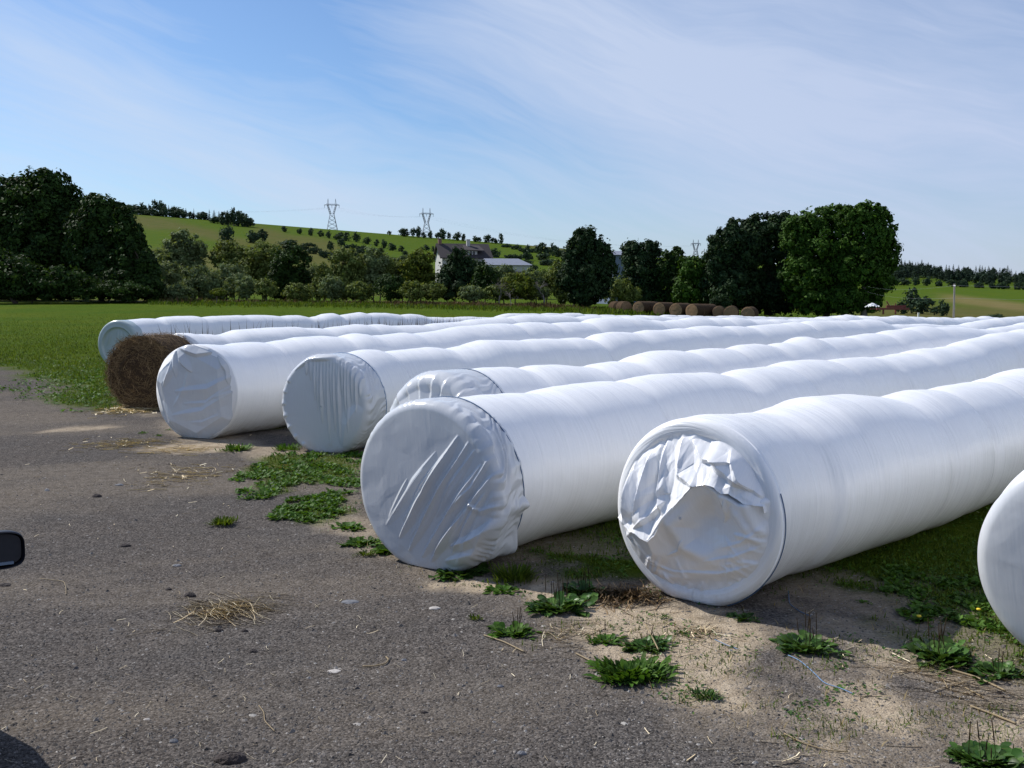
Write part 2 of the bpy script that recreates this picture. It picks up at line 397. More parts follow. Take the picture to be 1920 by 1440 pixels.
yel = t.ramp(t.noise(pos, 0.05, 6, 0.7), [(0.3, (0.070, 0.072, 0.020)), (0.5, (0.108, 0.095, 0.034)), (0.7, (0.062, 0.080, 0.018))])
gr = t.mix(attr('gold'), gr, yel)
tan = t.ramp(t.noise(pos, 0.2, 5, 0.7), [(0.3, (0.17, 0.12, 0.06)), (0.7, (0.27, 0.19, 0.10))])
gr = t.mix(attr('pale'), gr, tan)
c = t.mix(attr('grass'), soil, gr)
b = principled(t, Base_Color=c, Roughness=1.0, Specular_IOR_Level=0.02)
hh = t.math('ADD', t.math('MULTIPLY', vor2.outputs['Distance'], -0.5), t.math('ADD', t.math('MULTIPLY', vor.outputs['Distance'], -0.5), t.math('MULTIPLY', nz_f, 0.8)))
bn = t.bump(hh, 0.75, 0.012)
bn2 = t.bump(t.math('MULTIPLY', gf, attr('grass')), 1.0, 0.06, bn)
t.l.new(bn2, b.inputs['Normal']); M['ground'] = m

# ------------------------------------------------------------------ ground sheet
def axis(dense0, dense1, d, lo, hi, g=1.07):
    a = list(np.arange(dense0, dense1, d)); s = d
    while a[-1] < hi: s *= g; a.append(a[-1]+s)
    s = d; b = []; x = dense0
    while x > lo: s *= g; x -= s; b.append(x)
    return np.array(b[::-1]+a)
gx = axis(-3.5, 5.5, 0.045, -3500, 3500, 1.035); gy = axis(2.6, 9.0, 0.045, -60, 4000, 1.028)
GX, GY = np.meshgrid(gx, gy)
gv = np.stack([GX.ravel(), GY.ravel()], 1)
gz = terrain(gv[:, 0], gv[:, 1])
def pdist(poly, X, Y):
    """signed distance (m), positive inside, polygon given in ground metres"""
    n = len(poly); d = np.full(X.shape, 1e9); ins = np.zeros(X.shape, bool)
    for i in range(n):
        x0, y0 = poly[i]; x1, y1 = poly[(i+1) % n]
        ex, ey = x1-x0, y1-y0; L = ex*ex+ey*ey+1e-12
        tt = np.clip(((X-x0)*ex+(Y-y0)*ey)/L, 0, 1)
        d = np.minimum(d, np.hypot(X-x0-tt*ex, Y-y0-tt*ey))
        c = ((y0 > Y) != (y1 > Y)) & (X < (x1-x0)*(Y-y0)/((y1-y0) if abs(y1-y0) > 1e-12 else 1e-12)+x0)
        ins ^= c
    return np.where(ins, d, -d)
def pxpoly(pts): return [tuple(G0(*p)) for p in pts]
WX = gv[:, 0]; WY = gv[:, 1]
wob = (fbm(WX*1.3, WY*1.3, 11, 5)-0.5)
wobf = (fbm(WX*5, WY*5, 23, 4)-0.5)
grassline = pxpoly([(-400, 672), (-150, 680), (0, 690), (70, 712), (150, 738), (225, 742), (330, 735), (480, 792), (580, 815), (720, 860), (900, 985), (1000, 1040), (1100, 1080), (1230, 1095), (1520, 1110), (1700, 1168), (1860, 1210), (1960, 1290), (2100, 1400), (2300, 1700)])
GRASSPOLY = grassline+[(40, 2.0), (4000, 2), (4000, 4000), (-4000, 4000), (-4000, 20), (-40, 21)]
sd = pdist(GRASSPOLY, WX, WY)
SANDS = [([(820, 1100), (900, 1078), (1180, 1095), (1250, 1130), (1420, 1150), (1500, 1200), (1420, 1260), (1400, 1330), (1260, 1300), (1150, 1270), (1060, 1180), (940, 1130)], .8),
         ([(1590, 1190), (1680, 1200), (1670, 1260), (1720, 1360), (1700, 1400), (1620, 1370), (1600, 1290)], .8),
         ([(1780, 1330), (1960, 1330), (1960, 1500), (1850, 1450), (1800, 1390)], .8), ([(1480, 1380), (1560, 1340), (1640, 1400), (1600, 1450), (1500, 1440)], .6),
         ([(1500, 1120), (1700, 1185), (1900, 1240), (1960, 1330), (1750, 1300), (1600, 1230), (1450, 1190)], .5),
         ([(0, 822), (60, 808), (140, 800), (230, 797), (250, 799), (160, 806), (60, 813)], .62),
         ([(250, 843), (330, 833), (430, 828), (520, 833), (420, 845), (330, 850)], .75),
         ([(460, 893), (560, 865), (680, 850), (690, 880), (600, 905), (520, 915)], .55), ([(560, 945), (660, 930), (680, 970), (760, 1040), (660, 1030), (600, 990)], .45),
         ([(270, 775), (340, 790), (560, 845), (640, 850), (500, 860), (350, 825)], .5)]
sand_a = np.zeros(len(WX)); nearm = (WY < 45) & (np.abs(WX) < 45)
for poly, amp in SANDS:
    dd = pdist(pxpoly(poly), WX[nearm], WY[nearm])
    v = sstep(-0.12, 0.22, dd*1.0+0.55*wob[nearm]+0.35*wobf[nearm])*min(1, amp*1.2)
    sand_a[nearm] = np.maximum(sand_a[nearm], v)
zone = pdist(pxpoly([(780, 1070), (1000, 1200), (1250, 1340), (1500, 1500), (2400, 1900), (2300, 1400), (1900, 1220), (1500, 1100), (1000, 1050)]), WX, WY)
sand_a = np.maximum(sand_a, 0.34*sstep(-0.3, 0.4, zone+0.9*wob)*sstep(0.30, 0.62, fbm(WX*2.1, WY*2.1, 41, 4)))
PATCH = [[(455, 888), (520, 858), (600, 850), (680, 850), (668, 915), (600, 910), (560, 908), (500, 938)], [(508, 968), (560, 930), (650, 928), (668, 962), (560, 985)],
         [(250, 742), (100, 735), (60, 745), (150, 770), (210, 772)]]
g_a = sstep(-0.35, 0.5, sd+1.8*wob+0.5*wobf)
for poly in PATCH:
    dd = pdist(pxpoly(poly), WX, WY); g_a = np.maximum(g_a, 0.8*sstep(-0.1, 0.25, dd+0.8*wob+0.3*wobf))
# worn bare dirt among the grass close to the row ends
sand_a = np.maximum(sand_a, 0.15*sstep(0.42, 0.75, fbm(WX*.30+WY*.22, WY*.8-WX*.25, 301, 5))*(WY < 30))
bare = sstep(1.8, 0.2, sd)*sstep(-0.5, 0.0, sd)*sstep(0.42, 0.58, fbm(WX*1.7, WY*1.7, 77, 4))*(WY < 14)
g_a = g_a*(1-0.8*bare); sand_a = np.maximum(sand_a, 0.35*bare)
pa = WX/np.maximum(WY, 5)*F+960
def pyof(x, y, z): return 550-(z-H)/np.maximum(y, 1)*F
ppy = pyof(WX, WY, gz)
far = WY > 170
gold = far*np.clip(sstep(455, 475, ppy-(pa-250)*0.060)*sstep(1100, 900, pa)*(0.6+0.8*(fbm(WX*.01, WY*.01, 5, 3)-.5)), 0, 1)
# pale yellowish pasture on the upper left slope, greener strip on the crest further right
crest = sstep(60, 20, ppy-(395+(pa-240)*0.092))*far*(pa < 1150)
pxy = lambda poly: pdist(poly, np.where(far, pa, -9e3), np.where(far, ppy, -9e3))
gold = gold*0.5; hn = 14*(fbm(pa*.02, ppy*.05, 71, 3)-.5)
for poly in ([(200, 395), (330, 412), (430, 440), (500, 458), (470, 470), (330, 432), (200, 425)], [(480, 425), (540, 440), (620, 452), (640, 462), (740, 490), (860, 520), (700, 530), (560, 500), (500, 470)], [(250, 470), (360, 465), (520, 485), (640, 520), (300, 520)], [(985, 455), (1060, 470), (1060, 474), (985, 466)]):
    gold = np.maximum(gold, .75*far*sstep(-5, 5, pxy(poly)+hn))
gold = np.where((crest > 0)*(pa > 5000), np.maximum(gold*(1-crest), crest*sstep(560, 430, pa)*0.85), gold)
band = (WY > 88)*(WY < 118)*sstep(1120, 1000, pa)
gold = np.maximum(gold, band*0.8*sstep(100, 112, WY))
gold = np.maximum(gold, sstep(125, 160, WY)*sstep(330, 190, WY)*sstep(1500, 1700, pa)*0.85)
pale = far*sstep(26, 6, np.abs(ppy-(568+(pa-1850)*0.12))*2.2)*sstep(1740, 1790, pa)*sstep(1960, 1900, pa)*0.55
pale = np.maximum(pale, (WY > 105)*(WY < 125)*sstep(690, 760, pa)*sstep(1080, 1000, pa)*0.5*sstep(.4, .6, fbm(WX*.3, WY*.3, 9, 3)))
nx, ny = len(gx), len(gy)
idx = np.arange(nx*ny).reshape(ny, nx)
Q = np.stack([idx[:-1, :-1].ravel(), idx[:-1, 1:].ravel(), idx[1:, 1:].ravel(), idx[1:, :-1].ravel()], 1)
gro = mk('ground', np.column_stack([WX, WY, gz]), Q, M['ground'], attrs={'grass': g_a, 'sand': sand_a, 'gold': gold, 'pale': pale})
props(gro, kind='structure')
from math import floor
def sample(arr, x, y):
    i = np.clip(np.searchsorted(gx, x)-1, 0, nx-2); j = np.clip(np.searchsorted(gy, y)-1, 0, ny-2)
    return arr.reshape(ny, nx)[j, i]
# ------------------------------------------------------------------ wrapped bale rows
SIL = {1: [(263,599),(280,597.5),(310,597),(323,594),(347,592.5),(375,592.5),(387,594),(413,593),(450,591),(480,591),(505,591),(532,593),(547,591),(567,591.5),(582,594),(597,593),(610,588),(625,586.5),(640,591),(655,589),(677,585),(690,588),(705,586.5),(723,586.7),(740,589),(753,590),(772,589),(788,590),(800,594),(820,594.7),(833,595.5),(850,594),(880,593.5),(922,595.5)],
2: [(322,627.5),(343,627.5),(360,623.7),(377,624.7),(392,627.5),(417,626.7),(433,628),(450,626),(467,618),(488,616.7),(497,616),(538,613),(563,612.5),(580,615),(613,614.7),(647,611),(672,608),(722,608),(743,611),(772,609.5),(802,609),(813,606.7),(855,604),(883,599),(922,596),(943,594),(957,596),(977,591.7),(1008,590),(1022,591.7),(1055,590.3),(1080,594),(1113,591.7),(1163,594),(1197,592),(1230,592.5),(1250,594.7),(1340,596),(1397,597),(1460,598),(1495,602.5)],
3: [(438,646.7),(467,642.5),(497,641),(522,641.7),(555,638),(573,632.5),(630,629.7),(668,624.7),(683,626.7),(697,631),(722,628),(753,623),(776,626),(813,621.7),(835,618),(852,613.7),(880,609),(922,608),(963,607),(997,604),(1033,605),(1070,603.7),(1097,605),(1112,598),(1130,596),(1155,595),(1188,595),(1207,600),(1225,600),(1247,604),(1267,600),(1297,595),(1322,597.5),(1353,597.5),(1372,595)],
4: [(672,664),(697,657.5),(722,656),(745,661),(772,658),(800,655),(820,651),(847,653),(880,648),(893,643),(910,636.7),(938,639),(972,638),(993,635.5),(1047,634.7),(1077,632.5),(1104,639),(1127,626.7),(1150,623),(1187,622.5),(1213,619),(1235,620),(1272,615),(1288,615),(1318,610.5),(1350,613),(1400,611.7),(1420,610),(1447,608),(1480,604),(1497,606),(1513,601.7),(1547,601.7),(1588,602),(1613,600),(1633,596.7),(1658,609),(1693,608.7),(1733,607),(1775,611),(1800,610),(1837,601),(1867,597),(1897,594),(1920,593)],
5: [(997,685),(1038,683),(1063,686.7),(1098,686.7),(1113,681.7),(1147,677.5),(1173,676),(1188,668),(1222,658),(1255,657),(1287,659),(1322,654.7),(1357,653.8),(1385,648),(1408,646),(1430,647),(1452,643),(1467,644),(1495,630),(1525,638),(1555,635),(1588,632.5),(1618,627.5),(1640,625),(1663,619),(1700,616),(1725,611.7),(1742,614),(1783,613),(1803,615),(1830,618),(1850,618),(1875,613),(1908,607.5),(1920,605)],
6: [(967,739),(1010,736.7),(1077,723),(1110,720),(1183,710),(1217,703),(1313,700),(1337,704),(1377,692),(1451,686),(1481,677),(1562,676),(1611,670.6),(1630,672),(1684,663),(1725,654),(1779,649),(1800,639),(1838,632.5),(1858,626),(1897,621.7),(1912,616.7)],
7: [(1400,777),(1433,773),(1487,760),(1508,748),(1573,740),(1645,749),(1687,733),(1729,733),(1806,720),(1871,708),(1898,695.5),(1920,690)]}
def sil_solve(px, py, c, th):
    d = ray(px, py); s, co = math.sin(th), math.cos(th)
    dn = -(d[0]*co-d[1]*s); dz = d[2]; L = math.hypot(dn, dz); dn /= L; dz /= L
    r = (-c*dz+H*dn)/(dn+1); m_ = -c*dn+(r-H)*dz; X = d*(m_/L)
    return X[0]*s+X[1]*co, 2*r
def tri(x): return np.abs((x % 1.0)-0.5)*2
def fold(p, q, pts, wd, ht, sharp=1.2, soft=False):
    """a creased ridge along a polyline in the plane of the end"""
    best = np.full(p.shape, 1e9); tl = np.zeros(p.shape)
    pts = np.array(pts, float); seg = np.linalg.norm(np.diff(pts, axis=0), axis=1); cum = np.concatenate([[0], np.cumsum(seg)]); side = np.zeros(p.shape)
    for i in range(len(pts)-1):
        e = pts[i+1]-pts[i]; t = np.clip(((p-pts[i, 0])*e[0]+(q-pts[i, 1])*e[1])/(e@e), 0, 1)
        dx = p-pts[i, 0]-t*e[0]; dy = q-pts[i, 1]-t*e[1]; d = np.hypot(dx, dy); k = d < best
        best = np.where(k, d, best); tl = np.where(k, (cum[i]+t*seg[i])/cum[-1], tl); side = np.where(k, np.sign(e[0]*dy-e[1]*dx), side)
    tp = np.clip(np.sin(np.pi*np.clip(tl, 0, 1)), 0, 1)**0.6
    if soft: return ht*tp*np.exp(-2.2*(best/wd)**2)
    ww = wd*(0.15+0.85*tp)*np.where(side > 0, 1.6, 0.7)
    return ht*tp*np.clip(1-best/ww, 0, 1)**sharp
def crumple(p, q, sc, seed, amp, n=5):
    r = np.random.default_rng(seed); h = 0
    wx = (fbm(p*1.7+9, q*1.7, seed, 3)-0.5)*0.7; wy = (fbm(p*1.7, q*1.7+5, seed+7, 3)-0.5)*0.7
    for k in range(n):
        a = r.uniform(0, math.pi); f_ = sc*r.uniform(0.6, 1.7)
        h = h+tri((p+wx)*math.cos(a)*f_+(q+wy)*math.sin(a)*f_+r.uniform())/f_*sc
    return amp*(h/n-0.5)*2
# displacement (metres, outwards) of each end film; p, q in units of the radius
def d1(p, q):
    rr = np.hypot(p, q+0.05); return -0.05*sstep(0.80, 0.70, rr)+0.012*np.exp(-((rr-0.76)/0.05)**2)+sum(fold(p, q, f_, 0.07, 0.03) for f_ in
        [[(-.35, .5), (-.5, .1), (-.6, -.05)], [(0, .6), (-.05, 0)], [(.12, .6), (.1, .05)], [(.3, .5), (.3, -.1)], [(-.55, -.2), (-.1, -.3), (.2, -.28)]])
def d3(p, q):
    n_ = [(-.62, .62, .115), (.35, .85, .125), (.95, .1, .12), (-.95, -.25, .15), (-.35, -.9, .16), (.5, -.85, .16), (.0, .0, -.012), (-.1, .3, .03)]
    h = np.min([c-(a*p+b_*q-0.62)*0.30 if c > 0.1 else np.full(p.shape, 0.13)+0.0*p-0.06*(a*p+b_*q) for a, b_, c in n_], axis=0)
    h = h-0.12
    for f_, w_, a_ in [([(-.45, .95), (-.25, .62), (-.02, .42)], .10, .05), ([(-.45, .95), (-.6, .4), (-.75, .1)], .09, .035), ([(-.5, .8), (-.42, .3)], .06, .025),
                   ([(.98, .42), (.35, .10), (-.45, .02)], .15, .030), ([(.95, .22), (.3, -.18), (-.25, -.22)], .07, .014), ([(.9, .05), (.2, -.35), (-.55, -.48)], .13, .022), ([(.6, -.42), (.2, -.58), (-.1, -.60)], .06, .010), ([(.98, .1), (.7, .0), (.5, -.08)], .05, .014), ([(-.1, .5), (-.2, .1), (-.5, -.3)], .09, .014),
                   ([(.5, .85), (.75, .5), (.8, .2)], .08, .03), ([(-.45, .95), (.1, .8), (.5, .85)], .12, .05), ([(-.8, -.2), (-.5, -.75)], .08, .02)]:
        h = h+fold(p, q, f_, w_, a_)
    return h+crumple(p, q, 1.6, 3, 0.008)+crumple(p, q, 3.6, 13, 0.003)
def d4(p, q):
    h = 0.03*(1-np.clip(np.hypot(p, q), 0, 1)**2)
    r = np.random.default_rng(4)
    for x, y1 in [(-.15, .1), (-.08, -.1), (.0, -.35), (.07, .0), (.15, -.7), (.22, .0), (.29, -.5), (.35, -.1), (.40, -.75), (.47, .2), (.54, -.2), (.60, -.5), (.68, .1), (.77, -.1), (.85, .2), (-.25, .5), (-.35, .6)]:
        h = h+fold(p, q, [(x-.03, .93), (x, y1)], 0.035, 0.022*r.uniform(.6, 1.2), 1.0)
    h = h+fold(p, q, [(-.65, .68), (-.3, .93), (.3, .97), (.6, .82)], .10, .035)
    h = h+fold(p, q, [(.82, .05), (.55, -.35), (.45, -.8)], .3, .03)
    for a in np.linspace(2.6, 4.2, 7): h = h+fold(p, q, [(1.02*math.cos(a), 1.02*math.sin(a)), (.85*math.cos(a), .85*math.sin(a))], .06, .02)
    return h+crumple(p, q, 2, 14, 0.003)
def d5(p, q):
    h = 0.02*np.ones(p.shape)
    for a in [0.9, 1.25, 1.5, 1.8, 2.1, 2.4, 2.7, 3.0]:
        h = h+fold(p, q, [(1.0*math.cos(a), 1.0*math.sin(a)), (.35*math.cos(a)+.1, .35*math.sin(a)-.1)], .10, .035)
    return h+fold(p, q, [(-.9, .2), (-.2, .55), (.5, .6)], .12, .04)
def d6(p, q):
    h = 0.028*(1-np.clip(np.hypot(p, q), 0, 1)**2)
    F_ = [([(.50, .66), (.1, .05), (-.35, -.62)], .07, .042), ([(.64, .60), (.25, -.02), (-.22, -.76)], .06, .036), ([(.36, .50), (.0, -.05), (-.28, -.40)], .05, .018),
          ([(.80, .36), (.45, -.15), (-.02, -.80)], .07, .040), ([(.98, .30), (.6, -.2), (.18, -.72)], .08, .040), ([(1.25, .05), (1.0, -.28), (.70, -.48), (.38, -.62)], .11, .055),
          ([(.72, .52), (.42, .10), (.2, -.30)], .05, .022), ([(.20, .45), (-.1, .1), (-.42, -.35)], .05, .012), ([(.05, .25), (-.3, -.2), (-.55, -.5)], .06, .012),
          ([(.90, .45), (.7, .1), (.5, -.1)], .04, .02), ([(1.1, -.05), (.8, -.15), (.62, -.05)], .04, .02), ([(.55, -.25), (.3, -.55), (.10, -.84)], .05, .03),
          ([(1.15, -.35), (.8, -.62), (.3, -.80)], .09, .03), ([(1.1, -.55), (.75, -.80), (.3, -.92)], .07, .024), ([(1.0, -.72), (.6, -.93)], .06, .02),
          ([(-.2, .1), (-.5, -.4)], .04, .010)]
    rq = np.random.default_rng(66)
    for i in range(26):
        s0 = rq.uniform(.25, 1.25)**1.0; a0 = np.array([.05+s0*.85, .62-s0*.55])+rq.normal(0, .05, 2); L0 = rq.uniform(.35, 1.2); dr = np.array([-.60+.12*s0, -.80]); F_.append(([tuple(a0), tuple(a0+dr*L0*.5+rq.normal(0, .015, 2)), tuple(a0+dr*L0)], rq.uniform(.022, .05), rq.uniform(.004, .014)))
    for f_, w_, a_ in F_: h = h+fold(p, q, f_, w_, a_, 1.0)
    an = np.arctan2(q, p); rr = np.hypot(p, q)
    h = h+0.012*tri(an*5+4*fbm(an*3, rr*2, 5, 2))*sstep(.84, 1.0, rr)*sstep(0.5, 1.1, p)
    return h+crumple(p, q, 2.2, 21, 0.0035)
def d7(p, q):
    # lower, smooth sagging film below the loose sheet
    e_ = np.interp(p, [-1, -.72, -.4, -.19, .17, .33, .52, .70, .98], [-.1, -.27, -.32, -.02, .36, .41, .30, .20, .24]); s_ = np.clip((e_-q)/(e_+1.0), 0, 1)
    h = -0.02+0.235*(1-s_)**1.5*(1-.8*np.clip(np.abs(p), 0, 1)**3)*(1-0.5*np.exp(-((p-.3)/.3)**2-((q-.0)/.28)**2))
    h = h*sstep(.16, .02, q-e_)-.03*sstep(.02, .16, q-e_)
    for f_, w_, a_ in [([(.95, .05), (.55, -.28), (-.1, -.55), (-.7, -.5)], .22, .03), ([(.95, -.25), (.4, -.52), (-.3, -.72)], .12, .030), ([(.9, -.45), (.3, -.68), (-.3, -.80), (-.6, -.7)], .08, .030),
                   ([(.75, .30), (.85, .0), (.95, -.1)], .07, .03), ([(.6, .2), (.8, -.1), (.95, -.25)], .07, .026), ([(.35, .35), (.1, .1), (-.1, -.1), (.0, -.35), (.4, -.5)], .13, .05),
                   ([(.5, .32), (.55, .05)], .05, .02)]:
        h = h+fold(p, q, f_, w_*1.1, a_, soft=True)
    for f_, w_, a_ in [([(.95, .0), (.7, -.2), (.45, -.3)], .03, .012), ([(.97, -.2), (.6, -.38), (.2, -.5)], .03, .012), ([(.9, -.42), (.4, -.62), (-.2, -.70), (-.6, -.62)], .035, .014), ([(.0, -.25), (-.1, -.42), (-.25, -.5)], .03, .015), ([(-.75, -.3), (-.55, -.55), (-.2, -.75)], .03, .012), ([(.55, .28), (.5, .05), (.45, -.02)], .03, .02)]: h = h+fold(p, q, f_, w_, a_)
    rq = np.random.default_rng(90)
    for i in range(22):
        a = rq.uniform(-.9, 1.0) if i < 9 else rq.uniform(-2.9, -.3); L0 = rq.uniform(.15, .45); r1 = .98; c_ = np.array([math.cos(a), math.sin(a)]); h = h+fold(p, q, [tuple(c_*r1), tuple(c_*(r1-L0*.5)+rq.normal(0, .04, 2)), tuple(c_*(r1-L0)+rq.normal(0, .06, 2))], rq.uniform(.03, .06), rq.uniform(.008, .022))
    return h+crumple(p, q, 1.9, 31, 0.010)+crumple(p, q, 4.5, 33, .004)
def d8(p, q):
    n_ = [(-.9, .45), (-.75, .75), (-1.0, -.1), (-.85, -.6), (-.3, -.95), (.2, 1.0), (1, 0), (.6, -.8)]
    h = -np.log(sum(np.exp(-70*(0.13-(a*p+b_*q-0.70)*0.26)) for a, b_ in n_)+np.exp(-70*(.09-.03*(p*p+q*q))))/70-0.05
    return h+crumple(p, q, 2, 8, 0.004)

ROWS = []
def row(idx, g, th0, the, D0, length, caps, label, start=0.0, kind='row'):
    th0 = R(th0); the = R(the); r = np.random.default_rng(100+idx)
    g = np.array(g[:2], float); c = g[0]*math.cos(th0)-g[1]*math.sin(th0); t0 = g[0]*math.sin(th0)+g[1]*math.cos(th0)
    # stations
    ts = [start]; st = 0.045
    while ts[-1] < length: ts.append(ts[-1]+st); st = min(st*1.004, 0.16)
    ts = np.array(ts)
    head = th0+(the-th0)*np.exp(-np.maximum(ts-start, 0)**2/1.6)
    dx = np.sin(head); dy = np.cos(head); dt = np.gradient(ts)
    X = np.cumsum(dx*dt); Y = np.cumsum(dy*dt); X += -X[0]+g[0]+start*math.sin(the); Y += -Y[0]+g[1]+start*math.cos(the)
    # settle back on to the straight line of the row
    cc = X*math.cos(th0)-Y*math.sin(th0); corr = (cc-c)*sstep(0.2, 3.5, ts)
    X -= corr*math.cos(th0); Y += corr*math.sin(th0)
    zg = terrain(X, Y)
    prof = sorted([(a-t0, b_) for a, b_ in [sil_solve(*s, c, th0) for s in SIL.get(idx, [])] if a-t0 > 0.3 and b_ < 1.62]) if idx in SIL else []
    # breaks between bales: profile minima where known, else every bale length
    br = [start]; L = prof[-1][0] if prof else 0
    mins = [prof[i][0] for i in range(1, len(prof)-1) if prof[i][1] < prof[i-1][1] and prof[i][1] <= prof[i+1][1]]
    while br[-1] < length:
        nb = br[-1]+r.uniform(1.12, 1.32)
        cand = [m_ for m_ in mins if 0.75 < m_-br[-1] < 1.75]
        if cand: nb = min(cand, key=lambda q_: abs(q_-nb))
        br.append(nb)
    br = np.array(br); nb = len(br)
    bD = D0*(1+r.normal(0, 0.024, nb)); boff = r.normal(0, 0.030, nb); bw = 1+r.normal(0, 0.032, nb)
    k = np.clip(np.searchsorted(br, ts, side='right')-1, 0, nb-1)
    bamv = r.uniform(0.0, 1.1, nb)[np.clip(np.round(np.interp(ts, br, np.arange(nb))).astype(int), 0, nb-1)]
    def perbale(v):
        nx_ = v[np.clip(k+1, 0, nb-1)]; pos_ = (ts-br[k])/np.maximum(br[np.clip(k+1, 0, nb-1)]-br[k], 0.3)
        return v[k]*(1-sstep(0.86, 1.0, pos_))+nx_*sstep(0.86, 1.0, pos_), pos_
    top, pos_ = perbale(bD); off, _ = perbale(boff); wid, _ = perbale(bw)
    top = top+zg-0.02-0.03*bamv*np.exp(-((pos_-np.round(pos_))*1.2/0.16)**2)*(ts > 0.4)
    if prof:
        pt = np.array([a for a, _ in prof]); pv = np.array([b_ for _, b_ in prof])
        pv = np.convolve(np.pad(pv, 1, mode='edge'), [0.06, 0.88, 0.06], 'valid')
        f_ = np.interp(ts, pt, pv)-0.010*bamv*np.exp(-((pos_-np.round(pos_))*1.2/0.12)**2); wgt = sstep(pt[0]-0.5, pt[0], ts)*(1-sstep(pt[-1], pt[-1]+1.2, ts))
        gap = np.min(np.abs(ts[:, None]-pt[None, :]), axis=1)
        wgt = wgt*(1-0.75*sstep(0.9, 2.0, gap))
        top = top*(1-wgt)+f_*wgt
    Dv = np.clip(top-zg+0.03, 1.0, 1.52)
    first = Dv[0]; Dv = first*np.exp(-np.maximum(ts-start, 0)/.5)*0+Dv
    Rv = Dv/2; zc = zg-0.03+Rv
    Rh = np.clip(0.5*Rv+0.5*D0/2, .5, .74)*wid
    n = 144
    ph = np.linspace(np.pi, 3*np.pi, n, endpoint=False)
    T_, PHI = np.meshgrid(ts, ph, indexing='ij')
    # creases between bales run slightly aslant round the wrap
    br_ph = r.uniform(0, 6.28, nb); sl = r.uniform(0.02, 0.08, nb)
    near_b = br[np.clip(np.round(np.interp(ts, br, np.arange(nb))).astype(int), 0, nb-1)]
    kb = np.clip(np.round(np.interp(ts, br, np.arange(nb))).astype(int), 0, nb-1)
    bam = r.uniform(0.15, 1.1, nb)[kb][:, None]
    dd = T_-near_b[:, None]-sl[kb][:, None]*np.sin(PHI-br_ph[kb][:, None])
    pinch = (-0.022*np.exp(-(dd/0.04)**2)-0.014*np.exp(-(dd/0.18)**2)+0.006)*bam*(near_b[:, None] > start+0.3)
    micro = 0.022*(fbm(T_*1.3-PHI*.5+idx*31, PHI*1.1, idx, 3)-0.5)+0.008*(fbm(T_*9-PHI*1.2, PHI*1.5, idx+50, 3)-0.5)
    rad = 1+(pinch+micro)/0.6
    hx = Rh[:, None]*np.sin(PHI)*rad+off[:, None]*(1-np.exp(-np.maximum(T_-start, 0)/0.8)); hz = zc[:, None]+Rv[:, None]*np.cos(PHI)*rad
    nX = np.cos(head)[:, None]; nY = -np.sin(head)[:, None]
    VX = X[:, None]+hx*nX; VY = Y[:, None]+hx*nY
    # bulge where the weight rests on the ground
    VZ = np.maximum(hz, zg[:, None]+0.004)
    V = np.stack([VX, VY, VZ], -1).reshape(-1, 3)
    UV = np.stack([T_, PHI*0.6], -1).reshape(-1, 2)
    m_ = len(ts); ii = np.arange(m_*n).reshape(m_, n); j2 = np.roll(ii, -1, axis=1)
    Qs = np.stack([ii[:-1].ravel(), ii[1:].ravel(), j2[1:].ravel(), j2[:-1].ravel()], 1)
    base = empty('silage_bale_row', (g[0], g[1], tz(g[0], g[1])))
    props(base, label, 'silage tube', 'rows of hay bales wrapped in white film')
    inv = np.array(base.location)
    # close both ends
    V = np.vstack([V, V[:n].mean(0), V[-n:].mean(0)]); UV = np.vstack([UV, [ts[0], 0], [ts[-1], 0]])
    Tn = [[m_*n, k_, (k_+1) % n] for k_ in range(n)]+[[m_*n+1, (m_-1)*n+(k_+1) % n, (m_-1)*n+k_] for k_ in range(n)]
    mk('film_wrap', V-inv, [Qs, np.array(Tn)], M['film'], base, UV)
    fr = dict(X=X[0], Y=Y[0], head=head[0], R=Rh[0], Rv=Rv[0], zc=zc[0], zg=zg[0], base=base, inv=inv, ts=ts, Xs=X, Ys=Y, heads=head, Rhs=Rh, Rvs=Rv, zcs=zc, offs=off)
    if caps: caps(fr)
    return fr
def to_world(fr, p, q, w_):
    """p,q metres in the end plane, w metres outwards (towards the open yard)"""
    h = fr['head']; X = fr['X']+p*math.cos(h)-w_*math.sin(h); Y = fr['Y']-p*math.sin(h)-w_*math.cos(h)
    Z = np.maximum(fr['zc']+q, fr['zg']+0.006); return np.stack([X, Y, Z], -1)-fr['inv']
